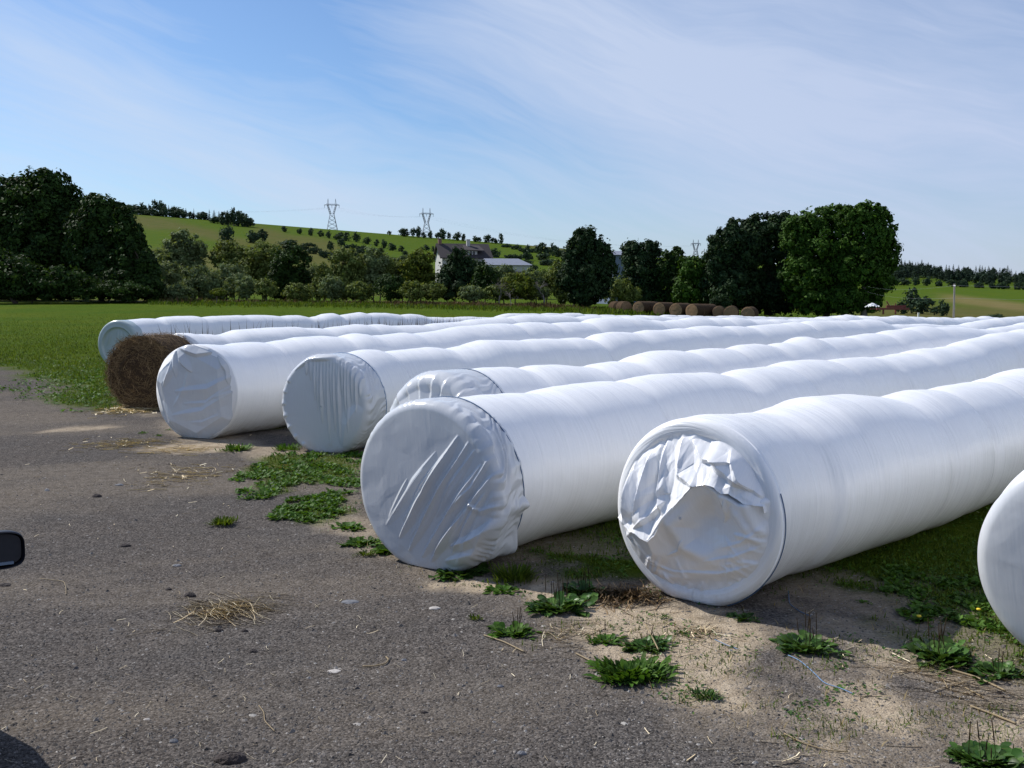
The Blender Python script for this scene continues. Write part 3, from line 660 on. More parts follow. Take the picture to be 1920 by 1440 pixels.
def end_cap(fr, disp, rc=0.06, skirt=0.25, ring=(130, 12, 26), matn='cap', pleat=0.012, k=1.012, n=360, scale=1.0, w0=0.0, name='end_film', flap=None):
    ph = np.linspace(np.pi, 3*np.pi, n, endpoint=False); Rr = fr['R']*scale
    S = []; 
    for a in np.linspace(0.0, 1, ring[0])[1:]: S.append(('d', a))
    for b_ in np.linspace(0, 1, ring[1])[1:]: S.append(('c', b_))
    if skirt > 0:
        for s in np.linspace(0, 1, ring[2])[1:]: S.append(('s', s))
    P_ = []; UVs = []
    asp = fr['Rv']/fr['R']
    for typ, v in S:
        if typ == 'd':
            rho = v*(Rr-rc); ro = rho; wb = rc; cs = 1.0; ex = rho/Rr
        elif typ == 'c':
            be = v*math.pi/2; rho = Rr-rc+rc*math.sin(be); wb = rc*math.cos(be); cs = math.cos(be); ex = rho/Rr
        else:
            rho = Rr; wb = -v*skirt; cs = 0.0; ex = 1+v*skirt/Rr
        p_ = ex*np.sin(ph); q_ = ex*np.cos(ph); dsp = disp(p_, q_)
        rr = rho*k+0.004+(1-cs)*(dsp*0.45+0.006)*(1-0.75*(v if typ == 's' else 0))
        if typ == 's' or (typ == 'c'):
            am = pleat*(1-0.6*v if typ == 's' else v)
            rr = rr+am*tri(ph*19/(2*np.pi)*1.6+7*fbm(ph*1.6+(v if typ == 's' else 0)*.7, np.full(n, v*0.8 if typ == 's' else 0), 3, 3))*(-0.1+1.5*fbm(ph*1.9, ph*0, 8, 2))*(np.cos(ph-1.1)*.5+.5)*(v**.5 if typ == 'c' else 1)
        if flap is not None and typ == 's': rr = rr+flap(ph % (2*np.pi), v)
        W = wb+cs*dsp+w0
        # follow the row as it curves away under the skirt
        P_.append(to_world(fr, rr*np.sin(ph), rr*asp*np.cos(ph), W)); UVs.append(np.stack([p_*3, q_*3], -1))
    V = np.vstack([to_world(fr, np.array([0.]), np.array([0.]), rc+w0+disp(np.array([0.]), np.array([0.])))]+P_)
    UVa = np.vstack([[[0, 0]]]+UVs); m_ = len(S)
    ii = 1+np.arange(m_*n).reshape(m_, n); j2 = np.roll(ii, -1, axis=1)
    Qs = np.stack([ii[:-1].ravel(), j2[:-1].ravel(), j2[1:].ravel(), ii[1:].ravel()], 1)
    Tn = np.stack([np.zeros(n, int), ii[0], j2[0]], 1)
    return mk(name, V, [Qs[:, ::-1], Tn[:, ::-1]], M[matn], fr['base'], UVa)
def twine(fr, wpos, rad=0.004, k=1.035, m='darkstring'):
    ph = np.linspace(0, 2*np.pi, 90); rr = fr['R']*k
    t = MB(); t.tube(to_world(fr, rr*np.sin(ph), rr*fr['Rv']/fr['R']*np.cos(ph), -wpos+0.02*np.sin(2*ph)), rad, 6, False); t.build('twine', M[m], fr['base'], True)
def inner_rim(fr, r_in=0.84, rc=0.05):
    """the wrap itself turned in over the end of the last bale"""
    n = 200; ph = np.linspace(np.pi, 3*np.pi, n, endpoint=False); asp = fr['Rv']/fr['R']; P_ = []; U = []
    prof = [(1.0+0.003, -0.02), (1.003, 0.0)]+[(1-0.09+0.093*math.cos(a), 0.05*math.sin(a)) for a in np.linspace(0, math.pi/2, 9)]+[(0.88, 0.052), (r_in, 0.045), (r_in-.04, 0.0)]
    for rr, w_ in prof:
        wob_ = 0.006*(fbm(ph*2, ph*0+rr*5, 12, 3)-.5)
        P_.append(to_world(fr, fr['R']*(rr+wob_)*np.sin(ph), fr['R']*asp*(rr+wob_)*np.cos(ph), np.full(n, w_)+wob_*2)); U.append(np.stack([np.full(n, w_+rr), ph*.6], -1))
    m_ = len(prof); ii = np.arange(m_*n).reshape(m_, n); j2 = np.roll(ii, -1, axis=1)
    Qs = np.stack([ii[:-1].ravel(), ii[1:].ravel(), j2[1:].ravel(), j2[:-1].ravel()], 1)
    mk('wrap_rim', np.vstack(P_), [Qs], M['film'], fr['base'], np.vstack(U))

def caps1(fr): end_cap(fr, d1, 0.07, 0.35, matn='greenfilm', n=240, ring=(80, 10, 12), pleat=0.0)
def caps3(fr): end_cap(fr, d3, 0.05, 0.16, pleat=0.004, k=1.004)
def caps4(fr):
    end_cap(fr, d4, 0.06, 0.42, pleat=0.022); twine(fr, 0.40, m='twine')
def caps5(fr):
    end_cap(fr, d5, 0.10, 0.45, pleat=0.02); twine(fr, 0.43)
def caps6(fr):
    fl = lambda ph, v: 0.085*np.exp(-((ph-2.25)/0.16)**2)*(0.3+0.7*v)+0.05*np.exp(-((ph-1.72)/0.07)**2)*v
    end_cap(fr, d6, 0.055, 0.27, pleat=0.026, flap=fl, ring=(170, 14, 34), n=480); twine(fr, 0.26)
def caps7(fr):
    inner_rim(fr)
    end_cap(fr, d7, 0.03, 0.0, matn='gloss', scale=0.90, w0=0.0, n=360, k=1.0, name='end_film')
    # loose crumpled sheet hanging over the upper left of the end
    edge = np.array([(-1.02, -.12), (-.86, -.20), (-.72, -.25), (-.6, -.24), (-.48, -.28), (-.40, -.30), (-.32, -.22), (-.19, -.02), (-.02, .16), (.17, .36), (.33, .40), (.45, .37), (.52, .30), (.60, .31), (.70, .25), (.86, .20), (.98, .22)])
    nu, nv = 330, 230; u = np.linspace(-0.99, 0.95, nu); P_ = []; U = []
    rim = lambda x: np.sqrt(np.maximum(0.0, 0.865**2-(x*0.90)**2))
    lo = np.interp(u, edge[:, 0], edge[:, 1])+0.05*(fbm(u*7, u*0+3, 5, 3)-.5)
    for j in range(nv):
        v = j/(nv-1); hi = rim(u)+0.01; q_ = np.maximum(lo, -5)*(1-v)+hi*v; q_ = np.where(lo > hi, hi, q_); p_ = u*0.92
        h = 0.03+0.21*(1-v)**1.0*(1-np.abs(u)**3*.75)
        h = h+crumple(p_*1.0, q_*0.55, 1.9, 71, 0.060, 7)*sstep(0, .2, v)*1.0+crumple(p_, q_*0.8, 4.2, 72, 0.016, 5)
        for f_, w_, a_ in [([(-.75, .40), (-.78, .0), (-.8, -.2)], .10, .06), ([(-.5, .62), (-.55, .2), (-.6, -.15)], .10, .07), ([(-.32, .75), (-.3, .2), (-.22, .0)], .11, .08), ([(-.12, .8), (-.05, .45), (.2, .35)], .10, .06),
                           ([(.2, .8), (.35, .6), (.75, .35)], .10, .055), ([(.0, .78), (.2, .62), (.55, .62)], .07, .045), ([(-.6, -.2), (-.42, -.05), (-.2, .15)], .08, .04), ([(.45, .75), (.65, .45), (.88, .25)], .07, .05)]:
            h = h+fold(p_, q_, f_, w_, a_, 1.0)
        h = h*sstep(1.0, 0.90, v)+0.052*sstep(0.90, 1.0, v)
        P_.append(to_world(fr, p_*fr['R'], q_*fr['Rv'], h)); U.append(np.stack([p_*3, q_*3], -1))
    ii = np.arange(nu*nv).reshape(nv, nu)
    Qs = np.stack([ii[:-1, :-1].ravel(), ii[:-1, 1:].ravel(), ii[1:, 1:].ravel(), ii[1:, :-1].ravel()], 1)
    o = mk('loose_sheet', np.vstack(P_), [Qs[:, ::-1]], M['gloss'], fr['base'], np.vstack(U)); o['label'] = 'crumpled shiny sheet hanging over the top of the end'
    # dark cord down the right of the end and on to the ground
    aa = np.linspace(1.25, 2.75, 30); t = MB()
    pts = to_world(fr, fr['R']*1.012*np.sin(aa), fr['Rv']*1.012*np.cos(aa), 0.0-0.03*np.sin((aa-1.25)*2)); t.tube(pts, 0.0035, 6, False); t.build('twine', M['darkstring'], fr['base'], True)
def caps8(fr): end_cap(fr, d8, 0.05, 0.2, pleat=0.006)

row(1, G0(225, 688), 42, 14, 1.24, 44, caps1, 'farthest white bale row, its end under thin greenish film, seed heads standing before it')
row(2, G0(264, 766), 40, 19, 1.26, 70, None, 'white bale row whose wrap starts right behind the bare brown hay bale', start=1.0)
row(3, G0(370, 822), 40, 20, 1.26, 74, caps3, 'white bale row with an angular faceted end just right of the bare hay bale')
row(4, G0(612, 848), 43, 22, 1.19, 76, caps4, 'white wrapped bale row with fine vertical wrinkles streaming down its end film')
row(5, G0(822, 940), 42, 36, 1.19, 78, caps5, 'white bale row whose end is mostly hidden behind the big diagonally creased end')
row(6, G0(805, 1062), 42, 34, 1.20, 80, caps6, 'white wrapped bale row with long diagonal creases across its wide end film')
row(7, G0(1303, 1127), 46, 39, 1.15, 80, caps7, 'white bale row with a crumpled shiny sheet hanging over its round end')
row(8, G0(2065, 1262), 46, 34, 1.16, 60, caps8, 'white wrapped bale row cut off by the right edge of the picture')
# the short row lying the other way beyond the far ends
gq = (25.4, 55.0)
def caps9(fr): end_cap(fr, lambda p, q: 0.05*(1-np.clip(np.hypot(p, q), 0, 1)**2)+crumple(p, q, 1.5, 5, .01), 0.22, 0.2, n=96, ring=(24, 8, 6), pleat=0.0)
row(9, gq, 4, 4, 1.22, 26, caps9, 'distant short white bale row ending in a rounded nose behind the tall thin post')

# ------------------------------------------------------------------ bare hay bales
def hay_bale(loc, th, Rr, L, seed, strands=0, n=120, m_=40, label='', group=None, sag=0.03):
    r = np.random.default_rng(seed); c, s = math.cos(th), math.sin(th)
    o0 = empty('hay_bale', loc); props(o0, label, 'hay bale', group)
    prof = [(0, 0)]+[(a, 0.0) for a in np.linspace(.06, .93, m_)]+[(.97, .03), (1.0, .08)]+[(1.0, v) for v in np.linspace(.12, L-.12, 14)]+[(1.0, L-.08), (.96, L-.02)]+[(a, L) for a in (.8, .5, .2)]+[(0, L)]
    ph = np.linspace(0, 2*np.pi, n, endpoint=False); P_ = []; U = []
    for i, (rr, v) in enumerate(prof[1:-1]):
        rad = Rr*rr*(1+0.03*(fbm(ph*3, ph*0+v*6+rr*9, seed, 4)-.5)*(rr > .9))
        w_ = v+0.06*(fbm(ph*2*rr+5, ph*0+rr*14, seed+3, 4)-.5)*(v < .1)-0.03*(1-rr)*(v < .1)
        P_.append(np.stack([rad*np.sin(ph), w_, np.maximum(Rr-sag+rad*np.cos(ph)*0.985, .004)], -1)); U.append(np.stack([ph/(2*np.pi)*3.0, np.full(n, rr*1.6+v*2)], -1))
    V = np.vstack([[[0, -0.03, Rr-sag]]]+P_+[[[0, L, Rr-sag]]]); U = np.vstack([[[0, 0]]]+U+[[[0, 0]]])
    k = len(prof)-2; ii = 1+np.arange(k*n).reshape(k, n); j2 = np.roll(ii, -1, axis=1)
    Qs = np.stack([ii[:-1].ravel(), ii[1:].ravel(), j2[1:].ravel(), j2[:-1].ravel()], 1)
    Tn = np.vstack([np.stack([np.zeros(n, int), ii[0], j2[0]], 1), np.stack([np.full(n, k*n+1), j2[-1], ii[-1]], 1)])
    rot = np.array([[c, -s, 0], [s, c, 0], [0, 0, 1.0]])
    V2 = np.stack([V[:, 0]*c+V[:, 1]*s, -V[:, 0]*s+V[:, 1]*c, V[:, 2]], -1)
    bo = mk('bale_body', V2, [Qs, Tn], M['hay'] if strands else M['hay_end'], o0, U); bo.data.materials.append(M['hay_side'])
    mi = np.zeros(len(Qs)+len(Tn), np.int32); mi[(m_-1)*n:len(Qs)] = 1; bo.data.polygons.foreach_set('material_index', mi)
    if strands:
        a = r.uniform(0, 2*np.pi, strands); face = r.uniform(0, 1, strands) < 0.6
        rr = np.where(face, Rr*np.sqrt(r.uniform(0, 1, strands)), Rr); v = np.where(face, 0.0, r.uniform(0, L, strands))
        ctr = np.stack([rr*np.sin(a), v, Rr-sag+rr*np.cos(a)], -1); nrm = np.where(face[:, None], [[0, -1, 0]], np.stack([np.sin(a), a*0, np.cos(a)], -1))
        tang = np.stack([np.cos(a), r.normal(0, .4, strands), -np.sin(a)], -1)+r.normal(0, .8, (strands, 3))*np.where(face[:, None], [[1, .4, 1]], [[.4, .4, .4]]); tang /= np.linalg.norm(tang, axis=1)[:, None]
        ln = r.uniform(.03, .13, strands)[:, None]; up = np.cross(tang, nrm); wd = r.uniform(.0016, .0042, strands)[:, None]
        p0 = ctr-tang*ln+nrm*0.004; p1 = ctr+tang*ln+nrm*r.uniform(.0, .025, strands)[:, None]; pm = (p0+p1)/2+nrm*r.uniform(.003, .018, strands)[:, None]
        Vs = np.stack([p0-up*wd, p0+up*wd, pm-up*wd, pm+up*wd, p1-up*wd*.4, p1+up*wd*.4], 1)
        Vs[:, :, 2] = np.maximum(Vs[:, :, 2], 0.01)
        Vs = Vs.reshape(-1, 3); b_ = np.arange(strands)*6
        q_ = np.vstack([np.stack([b_, b_+1, b_+3, b_+2], 1), np.stack([b_+2, b_+3, b_+5, b_+4], 1)])
        V3 = np.stack([Vs[:, 0]*c+Vs[:, 1]*s, -Vs[:, 0]*s+Vs[:, 1]*c, Vs[:, 2]], -1)
        uvs = np.repeat(np.stack([r.uniform(0, 1, strands), r.uniform(0, 1, strands)], -1), 6, 0)
        props(mk('loose_hay', V3, [q_], M['haystrand'], o0, uvs), kind='stuff')
    return o0
gb = G0(264, 766)
hay_bale((gb[0], gb[1], tz(*gb)), R(12), 0.635, 1.0, 3, strands=6000, label='big bare brown round hay bale with frayed strands at the front of the second row', m_=60, n=160)
# ------------------------------------------------------------------ foliage
def leaf_cloud(blobs, n, size, r, clump=0.30, nclump=26, shell=0.75, flat=0.0, up=0.25):
    """blobs: (c(3), radii(3)); leaves gathered in clumps over and inside each blob"""
    vol = np.array([b[1][0]*b[1][1]+b[1][2]*b[1][0] for b in blobs]); vol = vol/vol.sum()
    Vs = []; Us = []
    for (c, rad), f_ in zip(blobs, vol):
        c = np.array(c, float); rad = np.array(rad, float); nl = max(20, int(n*f_)); nc = max(5, int(nclump*(0.5+f_*len(blobs)*0.5)))
        d = r.normal(size=(nc, 3)); d /= np.linalg.norm(d, axis=1)[:, None]
        rr = np.where(r.uniform(size=nc) < shell, r.uniform(.72, 1.0, nc), r.uniform(0.15, .7, nc))
        cc = d*rr[:, None]; cs = clump*r.uniform(.55, 1.25, nc); val = r.uniform(0, 1, nc)
        k = r.integers(0, nc, nl); cs = cs*r.uniform(.5, 1.5, nc)
        e = r.normal(size=(nl, 3)); e /= np.linalg.norm(e, axis=1)[:, None]; er = r.uniform(0, 1, nl)**0.45
        p = cc[k]+e*(er*cs[k])[:, None]*(1+.5*(r.uniform(size=nl) < .12))[:, None]
        fz = r.uniform(size=nl) < .07; dd_ = r.normal(size=(nl, 3)); dd_ /= np.linalg.norm(dd_, axis=1)[:, None]; p = np.where(fz[:, None], dd_*r.uniform(.5, 1.12, nl)[:, None], p)
        nrm = e*0.8+p*0.6+r.normal(size=(nl, 3))*0.5+np.array([0, 0, up]); nrm /= np.linalg.norm(nrm, axis=1)[:, None]
        pos = c+p*rad
        t1 = np.cross(nrm, r.normal(size=(nl, 3))); t1 /= np.linalg.norm(t1, axis=1)[:, None]+1e-9; t2 = np.cross(nrm, t1)
        s = size*r.uniform(.6, 1.3, nl)[:, None]
        q = np.stack([pos-t1*s, pos-t2*s*.55+nrm*s*.12, pos+t1*s, pos+t2*s*.55+nrm*s*.12], 1)
        Vs.append(q.reshape(-1, 3)); Us.append(np.repeat(np.stack([r.uniform(0, 1, nl), np.clip(val[k]*0.6+r.uniform(0, .4, nl), 0, 1)], -1), 4, 0))
    V = np.vstack(Vs); U = np.vstack(Us); Q_ = np.arange(len(V)).reshape(-1, 4)
    return V, Q_, U
def trunk_mesh(base, top, r0, r, limbs=7, targets=None, n=8):
    t = MB(); base = np.array(base, float); top = np.array(top, float); L = np.linalg.norm(top-base)
    k = np.linspace(0, 1, 7)[:, None]; pts = base+(top-base)*k+np.concatenate([np.zeros((1, 3)), r.normal(0, L*.012, (5, 3)), np.zeros((1, 3))])
    t.tube(pts, r0*(1-0.75*k[:, 0]), n)
    for i in range(limbs):
        f_ = r.uniform(.3, .95); s0 = base+(top-base)*f_
        if targets is not None and len(targets): e = np.array(targets[i % len(targets)], float)
        else: e = s0+np.array([r.normal(0, L*.2), r.normal(0, L*.2), L*r.uniform(.1, .3)])
        m1 = (s0+e)/2+np.array([0, 0, L*.04]); t.tube([s0, m1, e], [r0*.45*(1-.5*f_), r0*.28, r0*.08], 6)
    return t
def tree(name, label, cat, Y, blobs, mat_, n, size, base, group=None, rt=0.25, seed=0, trunk_top=None, bark='bark', nclump=26, clump=0.3, depth=0.85, shell=.75, limbs=7, zb=None):
    r = np.random.default_rng(seed+1000)
    bx = P(base, 560, Y)[0]; z0 = tz(bx, Y) if zb is None else zb
    o = empty(name, (bx, Y, z0)); props(o, label, cat, group)
    inv = np.array([bx, Y, z0]); B = []
    for b in blobs:
        cx, cy, rx, rz = b[:4]; dy = b[4] if len(b) > 4 else 0
        c = P(cx, cy, Y+dy); s = (Y+dy)/F
        B.append((c-inv, (rx*s, rx*s*depth, rz*s)))
    V, Q_, U = leaf_cloud(B, int(n*1.7), size*.74, r, clump*.9, int(nclump*1.35), shell)
    kk = V[:, 2] < 0.03; V[kk, 2] = np.abs(V[kk, 2])*.3+.03
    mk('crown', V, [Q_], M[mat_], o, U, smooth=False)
    top = max(B, key=lambda b: b[0][2])[0] if trunk_top is None else np.array([0, 0, trunk_top])
    tg = [b[0] for b in B]
    trunk_mesh((0, 0, -.1), (top[0]*.6, top[1]*.5, max(top[2], .5)), rt, r, limbs, tg).build('trunk', M[bark], o, True)
    return o
# -- dark trees on the left of the field
tree('broadleaf_tree', 'tall dark leafy tree at the left edge with the highest knobbly crown', 'tree', 112,
     [(70, 375, 62, 52), (30, 375, 40, 40), (100, 350, 34, 32), (82, 335, 22, 18), (125, 400, 42, 50), (10, 440, 75, 70), (90, 450, 85, 75), (50, 520, 90, 45), (-60, 400, 60, 60), (10, 352, 26, 18)],
     'leaf_dark', 34000, .34, 60, seed=1, rt=.45, nclump=60, clump=.24)
tree('broadleaf_tree', 'dark leafy tree with a pointed green top, second from the left edge', 'tree', 108,
     [(185, 400, 36, 34), (178, 380, 20, 16), (212, 420, 36, 40), (170, 450, 48, 60), (200, 500, 62, 56), (222, 395, 18, 14)], 'leaf_dark', 20000, .32, 190, seed=2, rt=.35, nclump=50, clump=.25)
tree('broadleaf_tree', 'dark sloping tree at the right end of the left hand clump, skirts on the grass', 'tree', 105,
     [(240, 440, 26, 34), (232, 405, 16, 18), (250, 490, 36, 50), (275, 525, 30, 36), (235, 530, 60, 30), (288, 540, 18, 20)], 'leaf_dark', 15000, .30, 250, seed=3, rt=.3, nclump=45, clump=.25)
tree('broadleaf_tree', 'shaded undergrowth tree low at the far left edge of the field', 'tree', 100, [(20, 520, 60, 38), (110, 530, 55, 30), (-40, 500, 50, 50)], 'leaf_dark', 9000, .3, 30, seed=4, rt=.25, nclump=40)
# -- lone tree and the right hand group
tree('broadleaf_tree', 'solitary dark egg-shaped tree standing left of the row of brown bales', 'tree', 104,
     [(1100, 465, 32, 34), (1096, 445, 22, 18), (1075, 480, 22, 30), (1125, 480, 28, 34), (1098, 515, 44, 42), (1100, 550, 38, 22), (1135, 505, 22, 34), (1066, 520, 22, 26)], 'leaf_deep', 20000, .26, 1100, seed=5, rt=.3, nclump=60, clump=.25)
G_R = 'trees of the right hand grove'
tree('broadleaf_tree', 'dark ragged-topped tree behind the left end of the brown bale row', 'tree', 124,
     [(1195, 480, 32, 28), (1180, 470, 16, 16), (1218, 475, 24, 24), (1205, 520, 42, 40), (1190, 555, 34, 25), (1228, 550, 36, 30)], 'leaf_deep', 14000, .3, 1205, seed=6, rt=.3, nclump=46, clump=.24, group=G_R)
tree('broadleaf_tree', 'narrow tree with a spiky top just left of the third pylon', 'tree', 122,
     [(1268, 485, 20, 22), (1254, 500, 22, 26), (1270, 530, 34, 36), (1262, 560, 34, 20)], 'leaf_dark', 9000, .3, 1265, seed=7, rt=.22, nclump=36, clump=.26, group=G_R)
tree('broadleaf_tree', 'low bright green tree below the third pylon behind the brown bales', 'tree', 118,
     [(1300, 505, 30, 24), (1320, 520, 26, 24), (1295, 545, 34, 30), (1330, 555, 30, 24)], 'leaf_bright', 8000, .3, 1305, seed=8, rt=.22, nclump=36, clump=.26, group=G_R)
tree('broadleaf_tree', 'dark tree with a separate pointed side top at the left of the big grove', 'tree', 116,
     [(1375, 430, 20, 20), (1362, 460, 34, 34), (1390, 470, 40, 40), (1350, 500, 34, 40), (1375, 540, 54, 44), (1345, 470, 16, 22)], 'leaf_deep', 17000, .3, 1375, seed=9, rt=.35, nclump=56, clump=.24, group=G_R)
tree('broadleaf_tree', 'broad dark rounded tree in the middle of the big grove', 'tree', 118,
     [(1440, 430, 44, 30), (1412, 440, 34, 34), (1470, 440, 40, 40), (1440, 485, 60, 56), (1450, 545, 66, 44), (1410, 560, 40, 26)], 'leaf_deep', 26000, .3, 1440, seed=10, rt=.45, nclump=70, clump=.2, group=G_R)
tree('maple_tree', 'tall bright green maple with the highest crown in the middle right grove', 'tree', 112,
     [(1530, 415, 42, 26), (1500, 440, 36, 34), (1570, 410, 38, 26), (1545, 460, 62, 52), (1520, 520, 58, 50), (1580, 500, 46, 56), (1540, 560, 60, 32)], 'leaf_bright', 36000, .27, 1550, seed=11, rt=.45, nclump=80, clump=.2, group=G_R)
tree('maple_tree', 'bright green maple at the right edge of the grove with its pale trunk showing', 'tree', 109,
     [(1630, 405, 34, 24), (1600, 412, 32, 26), (1655, 430, 26, 34), (1625, 450, 48, 42), (1660, 480, 28, 36), (1615, 500, 50, 40), (1650, 530, 30, 22), (1590, 560, 34, 34), (1628, 562, 26, 26)], 'leaf_bright', 30000, .27, 1621, seed=12, rt=.42, nclump=76, clump=.2, group=G_R, bark='barkgrey')
# -- shrubs and small trees along the far side of the field
G_B = 'bushes along the far edge of the field'
BUSH = [
 (335, 106, [(335, 548, 30, 16)], 'leaf_grey', 2600, 'low grey-green scrub beside the rounded willow on the left', .18),
 (448, 106, [(448, 535, 26, 22)], 'leaf_grey', 2800, 'grey-green bush between the willow and the small round bushes', .18),
 (560, 105, [(560, 548, 28, 16)], 'leaf_olive', 2400, 'low olive scrub at the foot of the dark domed bush', .18),
 (622, 106, [(622, 540, 26, 22)], 'leaf_grey', 2800, 'grey-green scrub under the tall olive tree', .18),
 (675, 105, [(675, 546, 26, 18)], 'leaf_olive', 2600, 'low olive scrub right under the tall olive tree', .18),
 (712, 117, [(718, 500, 22, 26)], 'leaf_olive', 3000, 'olive leafy bush behind the pale green tree', .18),
 (812, 105, [(812, 546, 24, 18)], 'leaf_olive', 2400, 'low olive scrub left of the dark spreading tree', .18),
 (880, 104, [(885, 550, 26, 14)], 'leaf_grey', 2200, 'low grey scrub at the foot of the dark spreading tree', .18),
 (930, 104, [(928, 550, 24, 14)], 'leaf_olive', 2200, 'low olive scrub before the leafless pale shrub', .18),
 (1005, 105, [(1006, 549, 24, 15)], 'leaf_grey', 2200, 'low grey scrub left of the leafless tree', .18),
 (60, 101, [(60, 545, 60, 18), (150, 545, 60, 18), (230, 545, 50, 18)], 'leaf_dark', 7000, 'dark low undergrowth along the feet of the big left trees', .2),
 (945, 113, [(945, 520, 30, 22), (990, 525, 30, 20)], 'leaf_grey', 5200, 'dull green bush screening the lower barn wall', .2),
 (1025, 116, [(1025, 525, 26, 26), (1000, 535, 24, 20)], 'leaf_olive', 4200, 'olive scrub behind the leafless tree right of the barn', .2),
 (888, 115, [(885, 505, 28, 20), (900, 515, 24, 18)], 'leaf_deep', 4200, 'dark bush just below the farmhouse eaves on the right', .22),
 (755, 119, [(752, 505, 26, 24), (742, 520, 26, 24)], 'leaf_grey', 4000, 'grey-green bush between the pale tree and the yellow-green tree', .22),
 (585, 118, [(585, 520, 24, 26)], 'leaf_grey', 3200, 'grey-green bush right of the dark domed bush', .2),
 (345, 122, [(345, 460, 34, 26), (330, 480, 36, 30), (365, 480, 26, 34), (345, 510, 44, 30)], 'leaf_grey', 9000, 'grey-green small tree rising over the bushes right of the dark left trees', .28),
 (318, 112, [(318, 525, 34, 34), (300, 545, 24, 18)], 'leaf_grey', 5200, 'feathery grey-green bush directly right of the dark left trees', .2),
 (372, 108, [(372, 530, 36, 30), (395, 540, 28, 22)], 'leaf_grey', 5500, 'dense grey-green willow bush below the grey-green small tree', .2),
 (425, 110, [(425, 525, 34, 32), (410, 545, 26, 18)], 'leaf_grey', 5200, 'rounded willow bush left of the olive thicket', .2),
 (440, 122, [(430, 480, 36, 26), (450, 500, 36, 30)], 'leaf_olive', 6500, 'olive leafy bush top left in the thicket with curled pale leaves', .24),
 (492, 120, [(492, 480, 36, 24), (480, 510, 38, 34)], 'leaf_olive', 6500, 'olive bush with a flat pale-tipped top in the middle of the thicket', .24),
 (545, 116, [(545, 495, 36, 34), (560, 530, 30, 30), (530, 530, 34, 30)], 'leaf_dark', 8500, 'dark domed bush at the right end of the thicket', .24),
 (462, 104, [(462, 540, 22, 19)], 'leaf_grey', 2400, 'small round shaded bush at the foot of the olive bushes', .16),
 (500, 103, [(500, 541, 21, 18)], 'leaf_olive', 2400, 'small round olive bush low beside the field edge', .16),
 (405, 98, [(410, 548, 15, 7)], 'leaf_yellow', 900, 'tiny yellow-flowered bush at the grass edge', .12),
 (608, 112, [(608, 525, 22, 32), (600, 545, 20, 18)], 'leaf_olive', 3800, 'thin olive sapling clump between the dark domed bush and the taller olive tree', .2),
 (650, 114, [(650, 500, 32, 34), (640, 530, 34, 30), (665, 535, 26, 26), (640, 478, 16, 12)], 'leaf_olive', 8000, 'tall olive small tree left of centre with gaps in its crown', .24),
 (700, 116, [(700, 490, 28, 26), (690, 520, 34, 34)], 'leaf_grey', 6000, 'pale green leafy tree in the middle of the hedge, left of the yellow-green tree', .24),
 (733, 104, [(735, 540, 34, 24)], 'leaf_dark', 3500, 'low green bush at the field edge below the pale green tree', .18),
 (788, 118, [(788, 488, 24, 20), (780, 512, 32, 30), (800, 530, 22, 22)], 'leaf_yellow', 6500, 'yellow-green leafy tree left of the farmhouse', .24),
 (770, 102, [(772, 545, 22, 18)], 'leaf_olive', 2300, 'low leafy shrub in front of the yellow-green tree', .16),
 (852, 112, [(862, 488, 24, 22), (848, 515, 30, 30), (880, 520, 30, 32), (852, 540, 46, 22)], 'leaf_deep', 10500, 'dark spreading tree hiding the lower half of the farmhouse', .24),
 (910, 108, [(912, 525, 26, 28), (930, 545, 24, 16)], 'leaf_dark', 4500, 'dark bush under the barn roof right of the farmhouse', .2),
 (965, 104, [(970, 535, 32, 22), (985, 545, 22, 16), (955, 545, 20, 16)], 'leaf_yellow', 4600, 'bright yellow-green rounded bush in front of the grey-roofed barn', .18),
 (1052, 112, [(1050, 520, 18, 34), (1060, 545, 24, 24)], 'leaf_olive', 3800, 'slim green bush leaning against the solitary dark tree', .2),
 (1160, 112, [(1160, 540, 24, 24), (1178, 552, 24, 18), (1150, 556, 20, 14)], 'leaf_olive', 4600, 'sunny low scrub between the solitary tree and the grove', .18),
 (1305, 107, [(1352, 568, 20, 16)], 'leaf_deep', 1800, 'small dark bush behind the brown bales', .16)]
for i, (bp, Y, bl, mt, n, lab, sz) in enumerate(BUSH):
    tree('shrub', lab, 'bush', Y, bl, mt, n, sz, bp, seed=40+i, rt=.08, group=G_B, nclump=44, clump=.26, limbs=5)
# bare twiggy trees
def bare_tree(px, Y, h, w_, label, seed, rt=.12):
    r = np.random.default_rng(seed); x = P(px, 560, Y)[0]; z = tz(x, Y); o = empty('bare_tree', (x, Y, z)); props(o, label, 'tree')
    t = MB(); tip = []
    def br(p, d, L, rad, lev):
        e = p+d*L; mdl = (p+e)/2+r.normal(0, L*.07, 3); t.tube([p, mdl, e], [rad, rad*.8, rad*.55], 5 if lev else 7, False)
        if lev < 4:
            for k in range(3 if lev < 3 else 4):
                nd = d+r.normal(0, .55, 3)*np.array([w_, w_, .7]); nd[2] = abs(nd[2])*.8+.1; nd /= np.linalg.norm(nd); br(p+d*L*r.uniform(.55, 1), nd, L*r.uniform(.55, .8), rad*.5, lev+1)
    br(np.array([0, 0, -.05]), np.array([0, 0, 1.]), h*.32, rt, 0)
    t.build('trunk', M['barkgrey'], o, True)
bare_tree(1017, 104, 4.6, 1.3, 'leafless grey twiggy tree between the barn and the solitary dark tree', 3)
bare_tree(937, 103, 4.3, 1.0, 'leafless pale thin-stemmed shrub in front of the barn wall', 5, .07)
bare_tree(957, 101, 3.0, 1.2, 'small leafless grey shrub low at the field edge below the barn', 6, .05)
